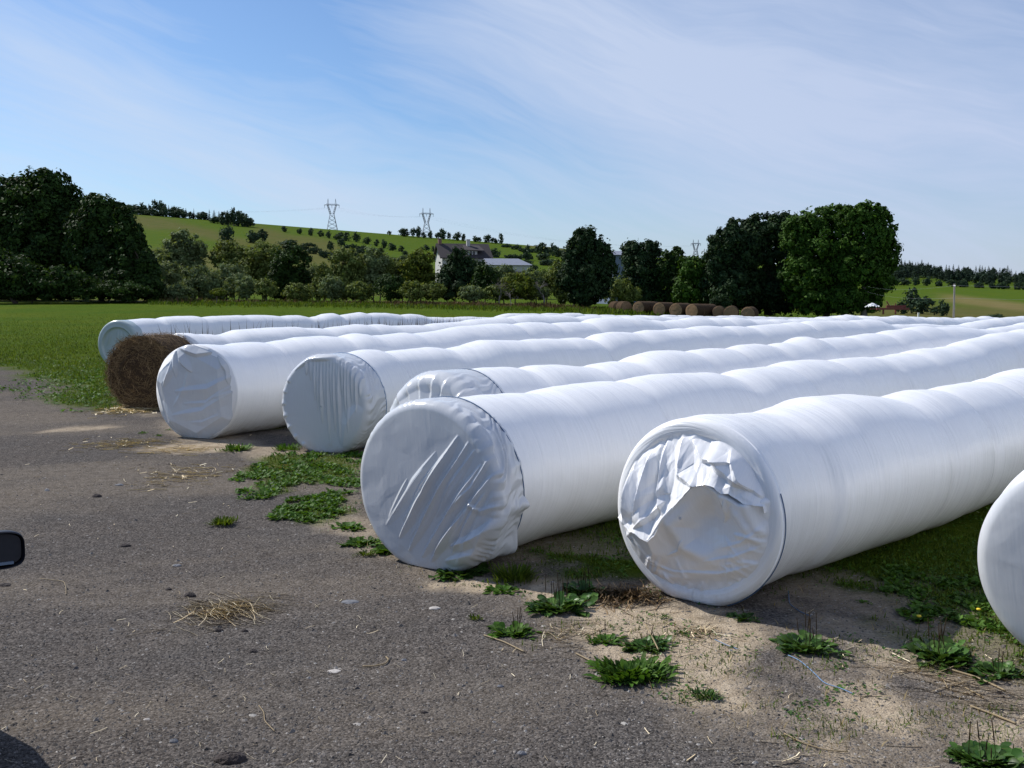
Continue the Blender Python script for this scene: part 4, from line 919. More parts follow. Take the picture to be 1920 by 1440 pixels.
# tall rough grass and weeds at the foot of the bushes
def blades(name, X, Y, hgt, wid, mt, r, lean=.35, props_=None, curve=.5, z=None):
    n = len(X); z = terrain(X, Y) if z is None else z; a = r.uniform(0, 2*np.pi, n); ln = np.abs(r.normal(0, lean, n))
    d = np.stack([np.cos(a)*ln, np.sin(a)*ln, np.ones(n)], -1); d /= np.linalg.norm(d, axis=1)[:, None]
    side = np.stack([-np.sin(a+r.normal(0, .6, n)), np.cos(a), a*0], -1); side /= np.linalg.norm(side, axis=1)[:, None]
    b = np.stack([X, Y, z-.004], -1); h = (np.broadcast_to(hgt, n)*r.uniform(.5, 1.25, n))[:, None]; w_ = (np.broadcast_to(wid, n)*r.uniform(.7, 1.3, n))[:, None]
    m1 = b+d*h*.55; tip = b+d*h*(1-curve*.15)+np.stack([np.cos(a), np.sin(a), a*0], -1)*h*ln[:, None]*curve; tip[:, 2] = np.maximum(tip[:, 2], z+.004)
    V = np.stack([b-side*w_, b+side*w_, m1+side*w_*.8, m1-side*w_*.8, tip], 1).reshape(-1, 3); k = np.arange(n)*5
    U = np.repeat(np.stack([r.uniform(0, 1, n), r.uniform(0, 1, n)], -1), 5, 0)
    o = mk(name, V, [np.stack([k, k+1, k+2, k+3], 1), np.stack([k+3, k+2, k+4], 1)], M[mt], None, U)
    if props_: props(o, **props_)
    return o
r = np.random.default_rng(5)
n = 16000; a = r.uniform(280, 1150, n); Yv = 101+r.normal(0, 4.0, n)-2*fbm(a*.02, a*0, 3, 3)+(a < 360)*3; Xv = (a-960)/F*Yv
blades('rough_grass', Xv, Yv, .30*(0.3+1.6*fbm(a*.11, Yv*.4, 9, 4)), .04, 'blade', r, props_=dict(label='strip of rough grass growing along the foot of the bushes', cat='grass', kind='stuff'))
n = 4000; a = np.where(r.uniform(size=n) < .65, r.uniform(740, 1060, n), r.uniform(300, 1130, n)); Yv = 102+r.normal(0, 1.8, n); Xv = (a-960)/F*Yv
blades('dry_weeds', Xv, Yv, .6*(0.4+fbm(a*.04, a*0, 19, 3)), .04, 'brownhead', r, props_=dict(label='brown dry weeds standing below the farm and its barn', cat='weeds', kind='stuff'))
n = 9000; a = r.uniform(1130, 1640, n); Yv = 99+r.normal(0, 2.0, n); Xv = (a-960)/F*Yv
blades('rough_grass', Xv, Yv, .5, .06, 'blade', r, props_=dict(label='rough green grass growing in front of the brown bales and the grove', cat='grass', kind='stuff'))
# ------------------------------------------------------------------ small trees on the hills
def proto_tree(kind, r):
    if kind == 'round': bl = [((0, 0, .48), (.44, .44, .46)), ((.12, 0, .68), (.28, .28, .28)), ((-.18, .1, .35), (.30, .30, .32))]; n, s, cl = 700, .085, .42
    elif kind == 'oval': bl = [((0, 0, .48), (.31, .31, .47)), ((.05, 0, .72), (.2, .2, .26))]; n, s, cl = 600, .075, .42
    elif kind == 'hedge': bl = [((-.6, 0, .4), (.5, .35, .4)), ((.1, 0, .5), (.5, .35, .5)), ((.7, 0, .35), (.45, .3, .35))]; n, s, cl = 1100, .11, .45
    if kind == 'spruce':
        V = []; U = []
        for i in range(420):
            z = r.uniform(.08, 1)**.9; a = r.uniform(0, 6.28); rr = .24*(1.02-z)*r.uniform(.5, 1.05)*(0.75+.35*abs(math.sin(z*22))); c = np.array([rr*math.cos(a), rr*math.sin(a), z]); o_ = np.array([math.cos(a), math.sin(a), -.35])*.06*(1.25-z); w_ = np.array([-math.sin(a), math.cos(a), 0])*.035*(1.25-z)
            V += [c-o_, c-w_, c+o_, c+w_]; U += [(r.uniform(), r.uniform())]*4
        V = np.array(V); return V, np.arange(len(V)).reshape(-1, 4), np.array(U)
    return leaf_cloud(bl, n, s, r, cl, 14)
PROTO = {}
for k_ in ('round', 'oval', 'hedge', 'spruce'):
    for v_ in range(3):
        rr_ = np.random.default_rng(500+v_*7+len(k_)); V, Q_, U = proto_tree(k_, rr_)
        me = mk('crown', V, [Q_], M['needle' if k_ == 'spruce' else 'leaf_far'], None, U, smooth=False); tm = MB(); tm.tube([(0, 0, -.06), (0, 0, .3), (0, 0, .7)], [.035, .025, .01], 6); to = tm.build('trunk', M['bark'], None, True)
        PROTO[k_, v_] = (me.data, to.data); bpy.data.objects.remove(me); bpy.data.objects.remove(to)
hillcount = 0
def hill_tree(px, ybase, hpx, wpx, Y, kind, label, group):
    global hillcount
    v_ = hillcount % 3; hillcount += 1; jr = 0.78+0.5*((hillcount*0.6180339) % 1); wpx *= jr; hpx *= 0.8+0.4*((hillcount*0.3819) % 1)
    x = P(px, ybase, Y)[0]; z = tz(x, Y); s = hpx*Y/F*1.25; k = {'round': .85, 'oval': .62, 'hedge': 2.3, 'spruce': .5}[kind]; sx = wpx*Y/F/k*1.15
    o = empty('spruce_tree' if kind == 'spruce' else ('hedge_bush' if kind == 'hedge' else 'hill_tree'), (x, Y, z), rz=0.0); o.scale = (sx, sx*.9, s); props(o, label, 'bush' if kind == 'hedge' else 'tree', group)
    for nm, dt in zip(('crown', 'trunk'), PROTO[kind, v_]):
        c = bpy.data.objects.new(nm, dt); col.objects.link(c); c.parent = o; c.rotation_euler = (0, 0, (hillcount*1.7) % 0.9 if kind == 'hedge' else (hillcount*1.7) % 6.28)
def Yground(px, py):
    """distance at which the hillside is seen at this height of the picture"""
    g = GT(px, py); return float(min(max(g[1], 150), 1000))
sky_l = [(252, 411, 12, 18, 'round'), (269, 411, 13, 12, 'round'), (280, 412, 16, 8, 'spruce'), (290, 413, 17, 12, 'oval'), (304, 413, 16, 14, 'round'), (317, 415, 15, 7, 'spruce'), (325, 415, 12, 12, 'round'), (334, 415, 15, 14, 'round'), (349, 416, 12, 8, 'spruce'), (364, 417, 11, 5, 'spruce'), (377, 416, 7, 7, 'round'), (384, 417, 8, 8, 'round'), (393, 420, 11, 6, 'spruce'), (402, 424, 13, 8, 'spruce'), (411, 424, 10, 8, 'spruce'), (419, 428, 18, 9, 'oval'), (429, 430, 17, 8, 'oval'), (438, 433, 19, 9, 'oval'), (446, 439, 19, 9, 'oval'), (453, 425, 13, 15, 'round'), (463, 436, 15, 14, 'round'), (468, 425, 7, 8, 'round')]
for i, (px, yb, hp, wp, kd) in enumerate(sky_l):
    hill_tree(px, yb+1.5, hp*1.25, wp*1.3, 985 if i < 14 or yb < 427 else 900, kd, {'spruce': 'small pointed spruce in the line of trees on the left hill crest', 'round': 'small round dark tree in the line on the left hill crest', 'oval': 'slim upright dark tree where the left crest line dips downhill'}[kd], 'crest trees on the left hill, '+kd)
rs_ = np.random.default_rng(12)
for i in range(26):
    px = 244+i*8.6+float(rs_.uniform(-3, 3)); yb = float(np.interp(px, [240, 340, 400, 430, 470], [411, 415, 423, 430, 436]))+1
    hill_tree(px, yb, float(rs_.uniform(7, 13)), float(rs_.uniform(10, 15)), 975 if px < 400 else 920, ['round', 'oval', 'spruce'][i % 3] if px > 330 else 'round', 'one of the low dark trees filling the tree belt on the left crest', 'low trees filling the left crest belt')
for px, yb, hp, wp in [(252, 458, 30, 24), (275, 463, 30, 24), (288, 466, 18, 16)]:
    hill_tree(px, yb, hp, wp, 400, 'round', 'dark round bush on the slope just right of the big left trees', 'bushes on the slope beside the left trees')
for px, yb, hp, wp, kd, lb in [(426, 459, 26, 24, 'round', 'broad dark tree standing alone on the yellow pasture slope'), (474, 456, 22, 18, 'round', 'left one of two dark trees where the crest hedge ends on the slope'), (492, 456, 20, 17, 'oval', 'right one of two dark trees where the crest hedge ends on the slope'),
                               (541, 466, 17, 26, 'round', 'wide dark tree on the slope above the dark domed bush'), (640, 464, 14, 12, 'oval', 'upright tree on the slope below the first pylon'), (620, 474, 16, 12, 'oval', 'bushy tree on the slope below and left of the first pylon')]:
    hill_tree(px, yb, hp, wp, Yground(px, yb), kd, lb, None)
mid = [(533, 435, 10, 9), (562, 439, 9, 9), (583, 442, 10, 10), (602, 444, 10, 9), (616, 447, 11, 9), (636, 450, 14, 13), (650, 452, 13, 12), (668, 454, 14, 14), (688, 458, 12, 10), (706, 462, 10, 9), (720, 466, 12, 12), (735, 470, 12, 12), (752, 472, 8, 10), (790, 471, 8, 8), (800, 470, 9, 9), (812, 472, 7, 7)]
for i, (px, yb, hp, wp) in enumerate(mid):
    hill_tree(px, yb, hp, wp, Yground(px, yb), 'round' if i % 3 else 'oval', 'small dark tree in the hedge line crossing the green hill below the pylons', 'hedge line trees on the green hill')
sky_r = [(730, 441, 6, 8), (757, 442, 14, 15), (775, 443, 13, 10), (785, 443, 14, 11), (795, 443, 9, 7), (807, 444, 11, 9), (822, 445, 12, 9), (830, 447, 17, 12), (842, 449, 10, 8), (857, 450, 14, 11), (869, 453, 10, 9), (892, 456, 12, 9), (899, 456, 8, 7), (914, 459, 12, 13), (924, 461, 10, 8), (930, 461, 8, 5), (939, 463, 13, 11)]
rs_ = np.random.default_rng(31)
for i in range(46):
    px = float(rs_.uniform(500, 1045)); yb = 470+(px-500)*0.035+float(rs_.uniform(-2, 22)); 
    hill_tree(px, yb, float(rs_.uniform(6, 12)), float(rs_.uniform(9, 22)), Yground(px, yb), 'round' if i % 2 else 'hedge', 'scattered dark scrub on the lower hillside behind the farm', 'scrub scattered on the lower hillside')
for i, (px, yb, hp, wp) in enumerate(sky_r):
    hill_tree(px, yb+1, hp, wp, 960, 'round' if i % 2 else 'oval', 'small round tree in the row along the skyline around the second pylon', 'skyline trees around the second pylon')
for px, yb, hp, wp, kd in [(950, 464, 6, 20, 'hedge'), (968, 468, 7, 24, 'hedge'), (985, 473, 9, 22, 'hedge'), (1003, 474, 8, 20, 'hedge'), (988, 488, 20, 15, 'round'), (962, 486, 10, 26, 'hedge'), (927, 482, 13, 20, 'round'), (1015, 482, 18, 16, 'oval'), (1027, 482, 16, 14, 'round'), (1037, 480, 18, 14, 'round'), (1045, 482, 14, 14, 'round'), (1022, 498, 10, 16, 'round'), (1042, 474, 10, 12, 'round')]:
    hill_tree(px, yb, hp, wp, Yground(px, yb), kd, 'dark bush in the hedges on the hill above the grey-roofed barn', 'hedge bushes above the barn')
for px, yb, hp, wp in [(515, 475, 8, 30), (535, 482, 10, 30), (565, 470, 12, 26), (590, 476, 12, 30), (610, 484, 12, 30), (660, 466, 8, 26), (680, 470, 8, 26), (700, 476, 9, 30), (568, 486, 10, 30), (300, 486, 10, 26), (580, 462, 8, 18)]:
    hill_tree(px, yb, hp, wp, Yground(px, yb), 'hedge', 'low dark scrub patch on the lower slope above the thicket', 'scrub patches on the lower slope')
# right hand side: orchard trees, shrubs and the field hedge
for px, yb, hp, wp, kd, lb, Y in [(1692, 577, 22, 20, 'round', 'small round tree nearest the grove, above the red farm implement', 175), (1709, 580, 34, 28, 'oval', 'tall thin-crowned young tree above the red farm implement', 180), (1730, 583, 30, 28, 'round', 'dense round dark tree left of the tall thin post', 178),
                               (1768, 594, 24, 19, 'round', 'small ball-shaped dark tree just left of the tall thin post', 165), (1752, 590, 16, 14, 'oval', 'wispy sapling between the two round dark trees left of the post', 170), (1866, 597, 12, 22, 'round', 'low dark bush alone on the pasture right of the post', 120), (1675, 532, 13, 18, 'round', 'leftmost bush of the field hedge right of the grove', 540)]:
    hill_tree(px, yb, hp, wp, Y, kd, lb, None)
for px, yb, hp, wp in [(1695, 534, 13, 16), (1717, 536, 13, 14), (1738, 538, 12, 16), (1760, 540, 10, 22), (1785, 541, 10, 18), (1806, 545, 15, 22), (1835, 548, 10, 24), (1860, 551, 9, 20), (1880, 553, 13, 24), (1910, 556, 13, 22), (1935, 558, 12, 22)]:
    hill_tree(px, yb, hp, wp, 560, 'round' if wp < 20 else 'hedge', 'dark bush in the hedge between the bright green field and the wood', 'hedge between green field and wood')
# the wood on the right ridge: one far-off mass
r = np.random.default_rng(77); Vs = []; Qs = []; Us = []; off = 0
for i in range(330):
    Yw = r.uniform(660, 900); px = r.uniform(1600, 2250); x = (px-960)/F*Yw; z = tz(x, Yw); kd = 'spruce' if r.uniform() < .62 else ('round' if r.uniform() < .5 else 'oval')
    me = PROTO[kd, int(r.integers(3))][0]; v = np.zeros(len(me.vertices)*3, np.float32); me.vertices.foreach_get('co', v); v = v.reshape(-1, 3)
    h = r.uniform(6, 10.5)*(1.2 if kd == 'spruce' else .9)*(1.15 if px < 1740 else 1.0); s = h*(.95 if kd != 'spruce' else 1.25)
    a = r.uniform(0, 6.28); v = np.stack([(v[:, 0]*math.cos(a)-v[:, 1]*math.sin(a))*s+x, (v[:, 0]*math.sin(a)+v[:, 1]*math.cos(a))*s+Yw, v[:, 2]*h+z], -1)
    uvn = np.zeros(len(me.loops)*2, np.float32); me.uv_layers[0].data.foreach_get('uv', uvn)
    Vs.append(v); Us.append(uvn.reshape(-1, 2)); Qs.append(np.arange(len(v)).reshape(-1, 4)+off); off += len(v)
props(mk('wood', np.vstack(Vs), [np.vstack(Qs)], M['needle'], None, np.vstack(Us), smooth=False), 'dark mixed wood with spruce tips along the right hand ridge', 'wood', kind='stuff')
# ------------------------------------------------------------------ pylons and line
def pylon(px, ytop, ybase, Y, label, rz):
    x = P(px, ybase, Y)[0]; z = tz(x, Y)-.5; o = empty('pylon', (x, Y, z), rz); Ht = (ybase-ytop)*Y/F+1.5; props(o, label, 'pylon', 'lattice pylons on the ridge')
    t = MB(); rd = .30; W = Ht*.165; yb = W*.7
    def bar(a, b, q=rd*.55): t.tube([a, b], q, 5)
    ws = Ht*.50; ct = Ht*.80; tp = Ht
    legs = [(-1, -1), (1, -1), (1, 1), (-1, 1)]
    lv = np.linspace(0, 1, 5)
    pt = lambda sx, sy, k: np.array([sx*W*(1-.60*k), sy*yb*(1-.62*k), ws*k])
    for sx, sy in legs: bar(pt(sx, sy, 0), pt(sx, sy, 1), rd*.8)
    for i in range(4):
        for (sx, sy), (ux, uy) in zip(legs, legs[1:]+legs[:1]):
            bar(pt(sx, sy, lv[i]), pt(ux, uy, lv[i+1]), .14); bar(pt(ux, uy, lv[i]), pt(sx, sy, lv[i+1]), .14)
    for sx in (-1, 1):
        for sy in (-1, 1):
            a = np.array([sx*W*.40, sy*yb*.38, ws]); b = np.array([sx*W*.92, sy*yb*.3, ct]); c = np.array([sx*W*.12, sy*yb*.3, ws*1.02]); d = np.array([sx*W*.68, sy*yb*.3, ct])
            bar(a, b, rd*.7); bar(c, d, rd*.6)
            for k in np.linspace(0, 1, 6)[:-1]: bar(a+(b-a)*k, c+(d-c)*(k+.2), .13); bar(c+(d-c)*k, a+(b-a)*(k+.2), .13)
        bar((sx*W*.85, 0, ct), (sx*W*.72, 0, tp), rd*.8); bar((sx*W*.60, 0, ct), (sx*W*.72, 0, tp), rd*.6)
    t.build('tower', M['steel'], o)
    t = MB()
    for sy in (-1, 1): t.tube([(-W*1.45, sy*yb*.2, ct), (W*1.45, sy*yb*.2, ct)], rd*.8, 5)
    t.tube([(-W*1.1, 0, ct+Ht*.03), (W*1.1, 0, ct+Ht*.03)], rd*.7, 5)
    for k in np.linspace(-1.4, 1.4, 12): t.tube([(k*W, -yb*.2, ct), ((k+.1)*W, yb*.2, ct), ((k+.12)*W*.8, 0, ct+Ht*.03)], .13, 4)
    t.build('crossarm', M['steel'], o)
    for k in (-1.4, 0, 1.4):
        q = MB(); q.tube([(k*W, 0, ct), (k*W, 0, ct-Ht*.09)], .22, 6); q.build('insulator', M['steel'], o)
    return np.array([x, Y, z]), Ht, W, rz
pyl = [pylon(623, 378, 433, 1010, 'first of the lattice pylons, standing clear on the green crest', .25), pylon(800, 394, 446, 1010, 'second lattice pylon, its foot among the skyline trees', .25), pylon(1304, 455, 492, 1010, 'third lattice pylon seen in the gap between two groves', .15)]
def wire_pt(p, k): return p[0]+np.array([k*p[2]*math.cos(p[3]), k*p[2]*math.sin(p[3]), p[1]*.71])
far_l = (np.array([-560, 1000., 88.0]), 30, 5, .25)
for nm, a_, b_ in (('power line from the left edge of the hill to the first pylon', far_l, pyl[0]), ('power line sagging between the first and second pylons', pyl[0], pyl[1]), ('power line running from the second to the third pylon', pyl[1], pyl[2])):
    e = MB()
    for k in (-1.4, 0, 1.4):
        s0 = wire_pt(a_, k); s1 = wire_pt(b_, k); q = np.linspace(0, 1, 24)[:, None]; pts = s0+(s1-s0)*q; pts[:, 2] -= (4*q*(1-q))[:, 0]*np.linalg.norm(s1-s0)*.035
        e.tube(pts, .018, 4, False)
    o = e.build('power_line', M['wire'], None, True); props(o, nm, 'power line')
# ------------------------------------------------------------------ farm buildings
def house():
    Y = 185; A_ = P(829, 481, Y); Bx = P(919, 486, Y+2.5)
    ang = math.atan2(Bx[1]-A_[1], Bx[0]-A_[0]); L = math.hypot(Bx[0]-A_[0], Bx[1]-A_[1]); zg = tz(A_[0], Y)-.2; eave = A_[2]-zg; ridge = P(862, 458.5, Y+3)[2]-zg; W = 6.4
    o = empty('farmhouse', (A_[0], A_[1], zg), ang); props(o, 'white farmhouse with a steep brown roof, a dormer and two chimneys behind the trees', 'house')
    t = MB(); t.poly_prism([(0, 0), (W, 0), (W, eave), (W/2, ridge-.15), (0, eave)], 0, L, lambda v: (v[1], v[0], v[2])); t.build('wall', M['wall'], o)
    # roof slabs with overhang
    rf = MB(); oh = .5; sl = (ridge-eave)/(W/2)
    for sgn in (0, 1):
        y0 = -.55 if sgn == 0 else W+.55; z0 = eave-sl*.55
        a = np.array([(-oh, y0, z0+.02), (L+oh, y0, z0+.02), (L+oh, W/2, ridge+.05), (-oh, W/2, ridge+.05)]); b = a+np.array([0, 0, .18]); rf.add(np.vstack([a, b]), [[0, 1, 2, 3], [4, 7, 6, 5], [0, 4, 5, 1], [1, 5, 6, 2], [2, 6, 7, 3], [3, 7, 4, 0]])
    ro = rf.build('roof', M['roof'], o)
    for cx, cz, hh in ((.25, ridge, 1.0), (L*.60, ridge-.9, 1.8)):
        c = MB(); c.box((cx, W/2-(.9 if cx > 1 else 0), cz+hh/2-.2), (.62, .55, hh+.4)); c.box((cx, W/2-(.9 if cx > 1 else 0), cz+hh+.05), (.74, .67, .12)); c.build('chimney', M['brick' if cx < 1 else 'wall'], ro)
    # dormer
    dx = L*.52; d = MB(); d.poly_prism([(.35, eave+.1), (2.6, eave+.1), (2.6, eave+1.9), (.35, eave+1.25)], dx, dx+2.0, lambda v: (v[1], v[0], v[2])); dm = d.build('dormer', M['wall'], o)
    s = MB(); s.add([(dx-.45, -.1, eave+1.15), (dx+3.3, -.1, eave+1.05), (dx+2.9, 2.7, eave+2.1), (dx-.25, 2.7, eave+2.15), (dx-.45, -.1, eave+1.3), (dx+3.3, -.1, eave+1.2), (dx+2.9, 2.7, eave+2.25), (dx-.25, 2.7, eave+2.3)], [[0, 1, 2, 3], [4, 7, 6, 5], [0, 4, 5, 1], [1, 5, 6, 2], [2, 6, 7, 3], [3, 7, 4, 0]]); s.build('dormer_roof', M['roof'], dm)
    wn = MB(); wn.box((dx+1.05, .335, eave+.72), (1.3, .06, .85)); fr_ = wn.build('window', M['white'], dm)
    wn = MB(); wn.box((dx+.74, .295, eave+.72), (.52, .03, .7)); wn.box((dx+1.36, .295, eave+.72), (.52, .03, .7)); g_ = wn.build('dormer_glass', M['glass'], dm)
    for x_, z_ in ((1.5, eave-1.6), (4.2, eave-1.6), (6.8, eave-1.6)):
        wn = MB(); wn.box((x_, -.02, z_), (.95, .06, 1.2)); w0_ = wn.build('window', M['white'], o); wn = MB(); wn.box((x_, -.06, z_), (.8, .03, 1.05)); wn.build('pane', M['glass'], w0_)
    wn = MB(); wn.box((-.02, W/2, eave+.9), (.06, .9, 1.1)); w0_ = wn.build('window', M['white'], o); wn = MB(); wn.box((-.06, W/2, eave+.9), (.03, .75, .95)); wn.build('pane', M['glass'], w0_)
house()
def barn(px0, px1, yeave, yridge, Y, roofm, wallm, label, slant=1.5, nm='barn', hip=True, W=9, doors=True):
    A_ = P(px0, yeave, Y); B_ = P(px1, yeave+3, Y+slant); ang = math.atan2(B_[1]-A_[1], B_[0]-A_[0]); L = math.hypot(B_[0]-A_[0], B_[1]-A_[1]); zg = tz(A_[0], Y)-.3; ev = A_[2]-zg; rg = P(px0, yridge, Y+W/2)[2]-zg
    o = empty(nm, (A_[0], A_[1], zg), ang); props(o, label, 'barn')
    t = MB(); t.box((L/2, W/2, ev/2), (L, W, ev)); t.build('wall', M[wallm], o)
    if doors:
        t = MB(); t.box((L*.66, -.05, ev*.42), (L*.36, .1, ev*.8)); t.build('door', M['barnwall'], o)
    h = L*.16 if hip else -.3; rf = MB()
    V = [(-.4, -.4, ev+.02), (L+.4, -.4, ev+.02), (L+.4, W+.4, ev+.02), (-.4, W+.4, ev+.02), (-.3, W/2, rg), (L-h, W/2, rg)]
    rf.add(V, [[0, 1, 5, 4], [2, 3, 4, 5], [0, 3, 2, 1]], [[1, 2, 5], [3, 0, 4]]); rf.build('roof', M[roofm], o)
barn(919, 994, 497, 484.5, 178, 'tin', 'wall', 'long low barn with a pale grey metal roof right of the farmhouse')
barn(1150, 1200, 478, 470, 150, 'tin', 'bluewall', 'tall blue-grey building with a pale roof behind the solitary dark tree', hip=False, doors=False, W=7)
# ------------------------------------------------------------------ brown bale stack along the grove
for i, (px, py, Y, rw, th, dep, lab) in enumerate([
    (1160, 571, 99.0, 10, -20, 1, 'small brown bale end at the far left tip of the bale line'), (1175, 572.5, 97.5, 11, -20, 1, 'second brown bale end from the left in the bale line'), (1197, 573, 96.5, 12, 35, 3, 'brown bale end third from the left in the bale line'),
    (1236, 575, 95.5, 12.5, 35, 2, 'brown bale end with grass in front, fourth from the left in the line'), (1267, 578, 94.5, 13, 35, 2, 'dark-rimmed brown bale end fifth from the left in the line'), (1297, 580, 93.5, 13.5, 42, 3, 'brightest large brown bale end in the middle of the line'),
    (1349, 582, 94, 12.5, 10, 1, 'single brown bale end right of the long dark bale sides'), (1371, 582.5, 93, 13.5, 15, 1, 'brown bale end second from the right in the line'), (1402, 583, 92.5, 13.5, 30, 1, 'rightmost brown bale in the line, its side showing')]):
    Rr = rw*Y/F*1.0; x = P(px, py, Y)[0]; z = P(px, py+rw, Y)[2]; zz = tz(x, Y); z = min(z, zz+.12)
    for k in range(dep):
        d = k*1.28; xx = x+d*math.sin(R(th)); yy = Y+d*math.cos(R(th))
        hay_bale((xx, yy, tz(xx, yy)), R(th), Rr+.04, 1.22, 20+i*4+k, n=48, m_=8, sag=.02, label=lab if k == 0 else 'brown bale set close behind the front bale ends of the far bale line', group='brown bales lined up before the grove')
# ------------------------------------------------------------------ red implement, posts, wires
def implement():
    Y = 92; x = P(1668, 590, Y)[0]; z = tz(x, Y); o = empty('farm_implement', (x, Y, z), R(8)); props(o, 'rusty red farm implement on small wheels parked right of the grove', 'farm machine'); s = Y/F
    up = P(1668, 578, Y)[2]-z
    t = MB()
    for yy in (-.55, .55): t.box((.0, yy, up-.05), (3.2, .12, .16))
    for xx in (-1.5, -.6, .3, 1.2, 1.55): t.box((xx, 0, up-.05), (.1, 1.0, .12))
    t.box((.6, 0, up+.16), (1.9, .14, .22)); t.box((-.9, -.5, up-.3), (.12, .12, .5)); t.box((.3, -.5, up-.3), (.12, .12, .5)); t.tube([(.1, 0, up), (-.35, 0, up+.65)], .05, 6); t.tube([(.55, 0, up), (.55, 0, up+.45)], .045, 6)
    t.build('frame', M['red'], o)
    for xx, yy in ((-.35, -.7), (.75, -.7), (-.35, .7), (.75, .7)):
        w_ = MB(); w_.tube([(xx, yy-.11, .36), (xx, yy-.06, .36), (xx, yy+.06, .36), (xx, yy+.11, .36)], [.30, .36, .36, .30], 20); wo_ = w_.build('wheel', M['rubber'], o); h_ = MB(); h_.tube([(xx, yy-.13, .36), (xx, yy+.13, .36)], .14, 12); h_.build('rim', M['red'], wo_)
    # crumpled white film lying on the left end of the frame
    rr_ = np.random.default_rng(4); u, v = np.meshgrid(np.linspace(-1, 1, 26), np.linspace(-1, 1, 22)); zz = .35*np.exp(-(u**2+v**2)*1.4)+.22*(fbm(u*3+9, v*3+4, 8, 3)-.5)+.1*tri(u*2.3+v*1.1)
    V = np.stack([u.ravel()*.55-1.6, v.ravel()*.5, (zz+up+.05).ravel()], -1); g_ = np.arange(26*22).reshape(22, 26); Q_ = np.stack([g_[:-1, :-1].ravel(), g_[:-1, 1:].ravel(), g_[1:, 1:].ravel(), g_[1:, :-1].ravel()], 1)
    f_ = mk('film_scrap', V+np.array([x, Y, z]), [Q_], M['cap'], None, V[:, :2]); props(f_, 'crumpled white film scrap heaped on the left end of the red implement', 'plastic film')
implement()
def post(px, ytop, Y, rad, label, nm='wooden_post'):
    x = P(px, 600, Y)[0]; z = tz(x, Y); h = P(px, ytop, Y)[2]-z; o = empty(nm, (x, Y, z)); props(o, label, 'post'); t = MB(); t.tube([(0, 0, -.1), (0.02, 0, h*.5), (0, 0, h)], [rad, rad*.95, rad*.85], 10); t.build('shaft', M['wood'], o)
    t = MB(); t.tube([(0, -rad-.03, h-.08), (0, rad+.03, h-.08)], .03, 6); t.build('insulator', M['white'], o); return np.array([x, Y, z+h-.08]), np.array([x, Y, z+h*.77])
pt_, pm_ = post(1787, 532, 44, .045, 'tall thin weathered wooden post standing among the rows at the right')
for pz, lab, sg in ((pt_, 'upper thin wire carried by the tall wooden post', .012), (pm_, 'lower thin wire fixed part way up the tall wooden post', .010)):
    t = MB(); tk = P(1621, 560, 109); ql = np.linspace(0, 1, 24)[:, None]; e0 = np.array([tk[0], tk[1], pz[2]+.5]); e1 = np.array([pz[0]+30, pz[1]-6, pz[2]-.3]); pts = np.vstack([(e0+(pz-e0)*ql)-np.array([0, 0, 1.2])*ql*(1-ql), (pz+(e1-pz)*ql[1:])-np.array([0, 0, .5])*(ql*(1-ql))[1:]]); t.tube(pts, .0022, 4, False); props(t.build('fence_wire', M['wire'], None, True), lab, 'wire')
x_ = P(1722, 590, 120)[0]; t = MB(); zz = tz(x_, 120); t.box((x_, 120, zz+.4), (.16, .16, 1.0)); t.box((x_, 120, zz+.93), (.2, .2, .06)); props(t.build('white_post', M['white']), 'short white post in the pasture right of the red implement', 'post')
# ------------------------------------------------------------------ ground cover
r = np.random.default_rng(99)
def rnd_view(n, y0, y1, a0=-0.62, a1=0.62, pw=1.0):
    """points spread over the ground in front of the yard, denser close by"""
    if pw == 1: Y = np.exp(r.uniform(math.log(y0), math.log(y1), n))
    else:
        lo, hi = sorted((y0**(1-pw), y1**(1-pw))); Y = r.uniform(lo, hi, n)**(1/(1-pw))
    return r.uniform(a0, a1, n)*Y, Y
# field grass: everywhere the soil is grass, near enough to see blades
X, Y = rnd_view(600000, 3.2, 85, -.66, .72)
keep = (sample(g_a, X, Y) > r.uniform(.12, .75, len(X))) & (r.uniform(size=len(X)) > sstep(30, 85, Y)); nearf = fbm(X*2.5, Y*2.5, 61, 3)
keep &= nearf > .30; X = X[keep]; Y = Y[keep]; nearf = nearf[keep]
sz = np.clip(Y/14, .75, 2.2)
blades('field_grass', X, Y, .046*sz**.7*(.6+nearf), .0032*sz*1.5, 'blade', r, lean=.7, props_=dict(label='short green grass covering the field and the strips between the rows', cat='grass', kind='stuff'))
# grass lanes between the far rows: tall seed heads in front of the farthest row
n = 1500; tt = r.uniform(0.5, 13, n); off_ = r.normal(0, .35, n); bx0 = G0(225, 688)
X = bx0[0]+tt*math.sin(R(42))+(1.0+np.abs(off_))*math.cos(R(42)); Y = bx0[1]+tt*math.cos(R(42))-(1.0+np.abs(off_))*math.sin(R(42))
dens = np.clip((tt-0)/13, .25, 1); k = r.uniform(size=n) < dens; blades('seed_head_grass', X[k], Y[k], 1.12, .014, 'brownhead', r, lean=.12, props_=dict(label='tall brown seed heads standing in front of the farthest row', cat='grass', kind='stuff'))
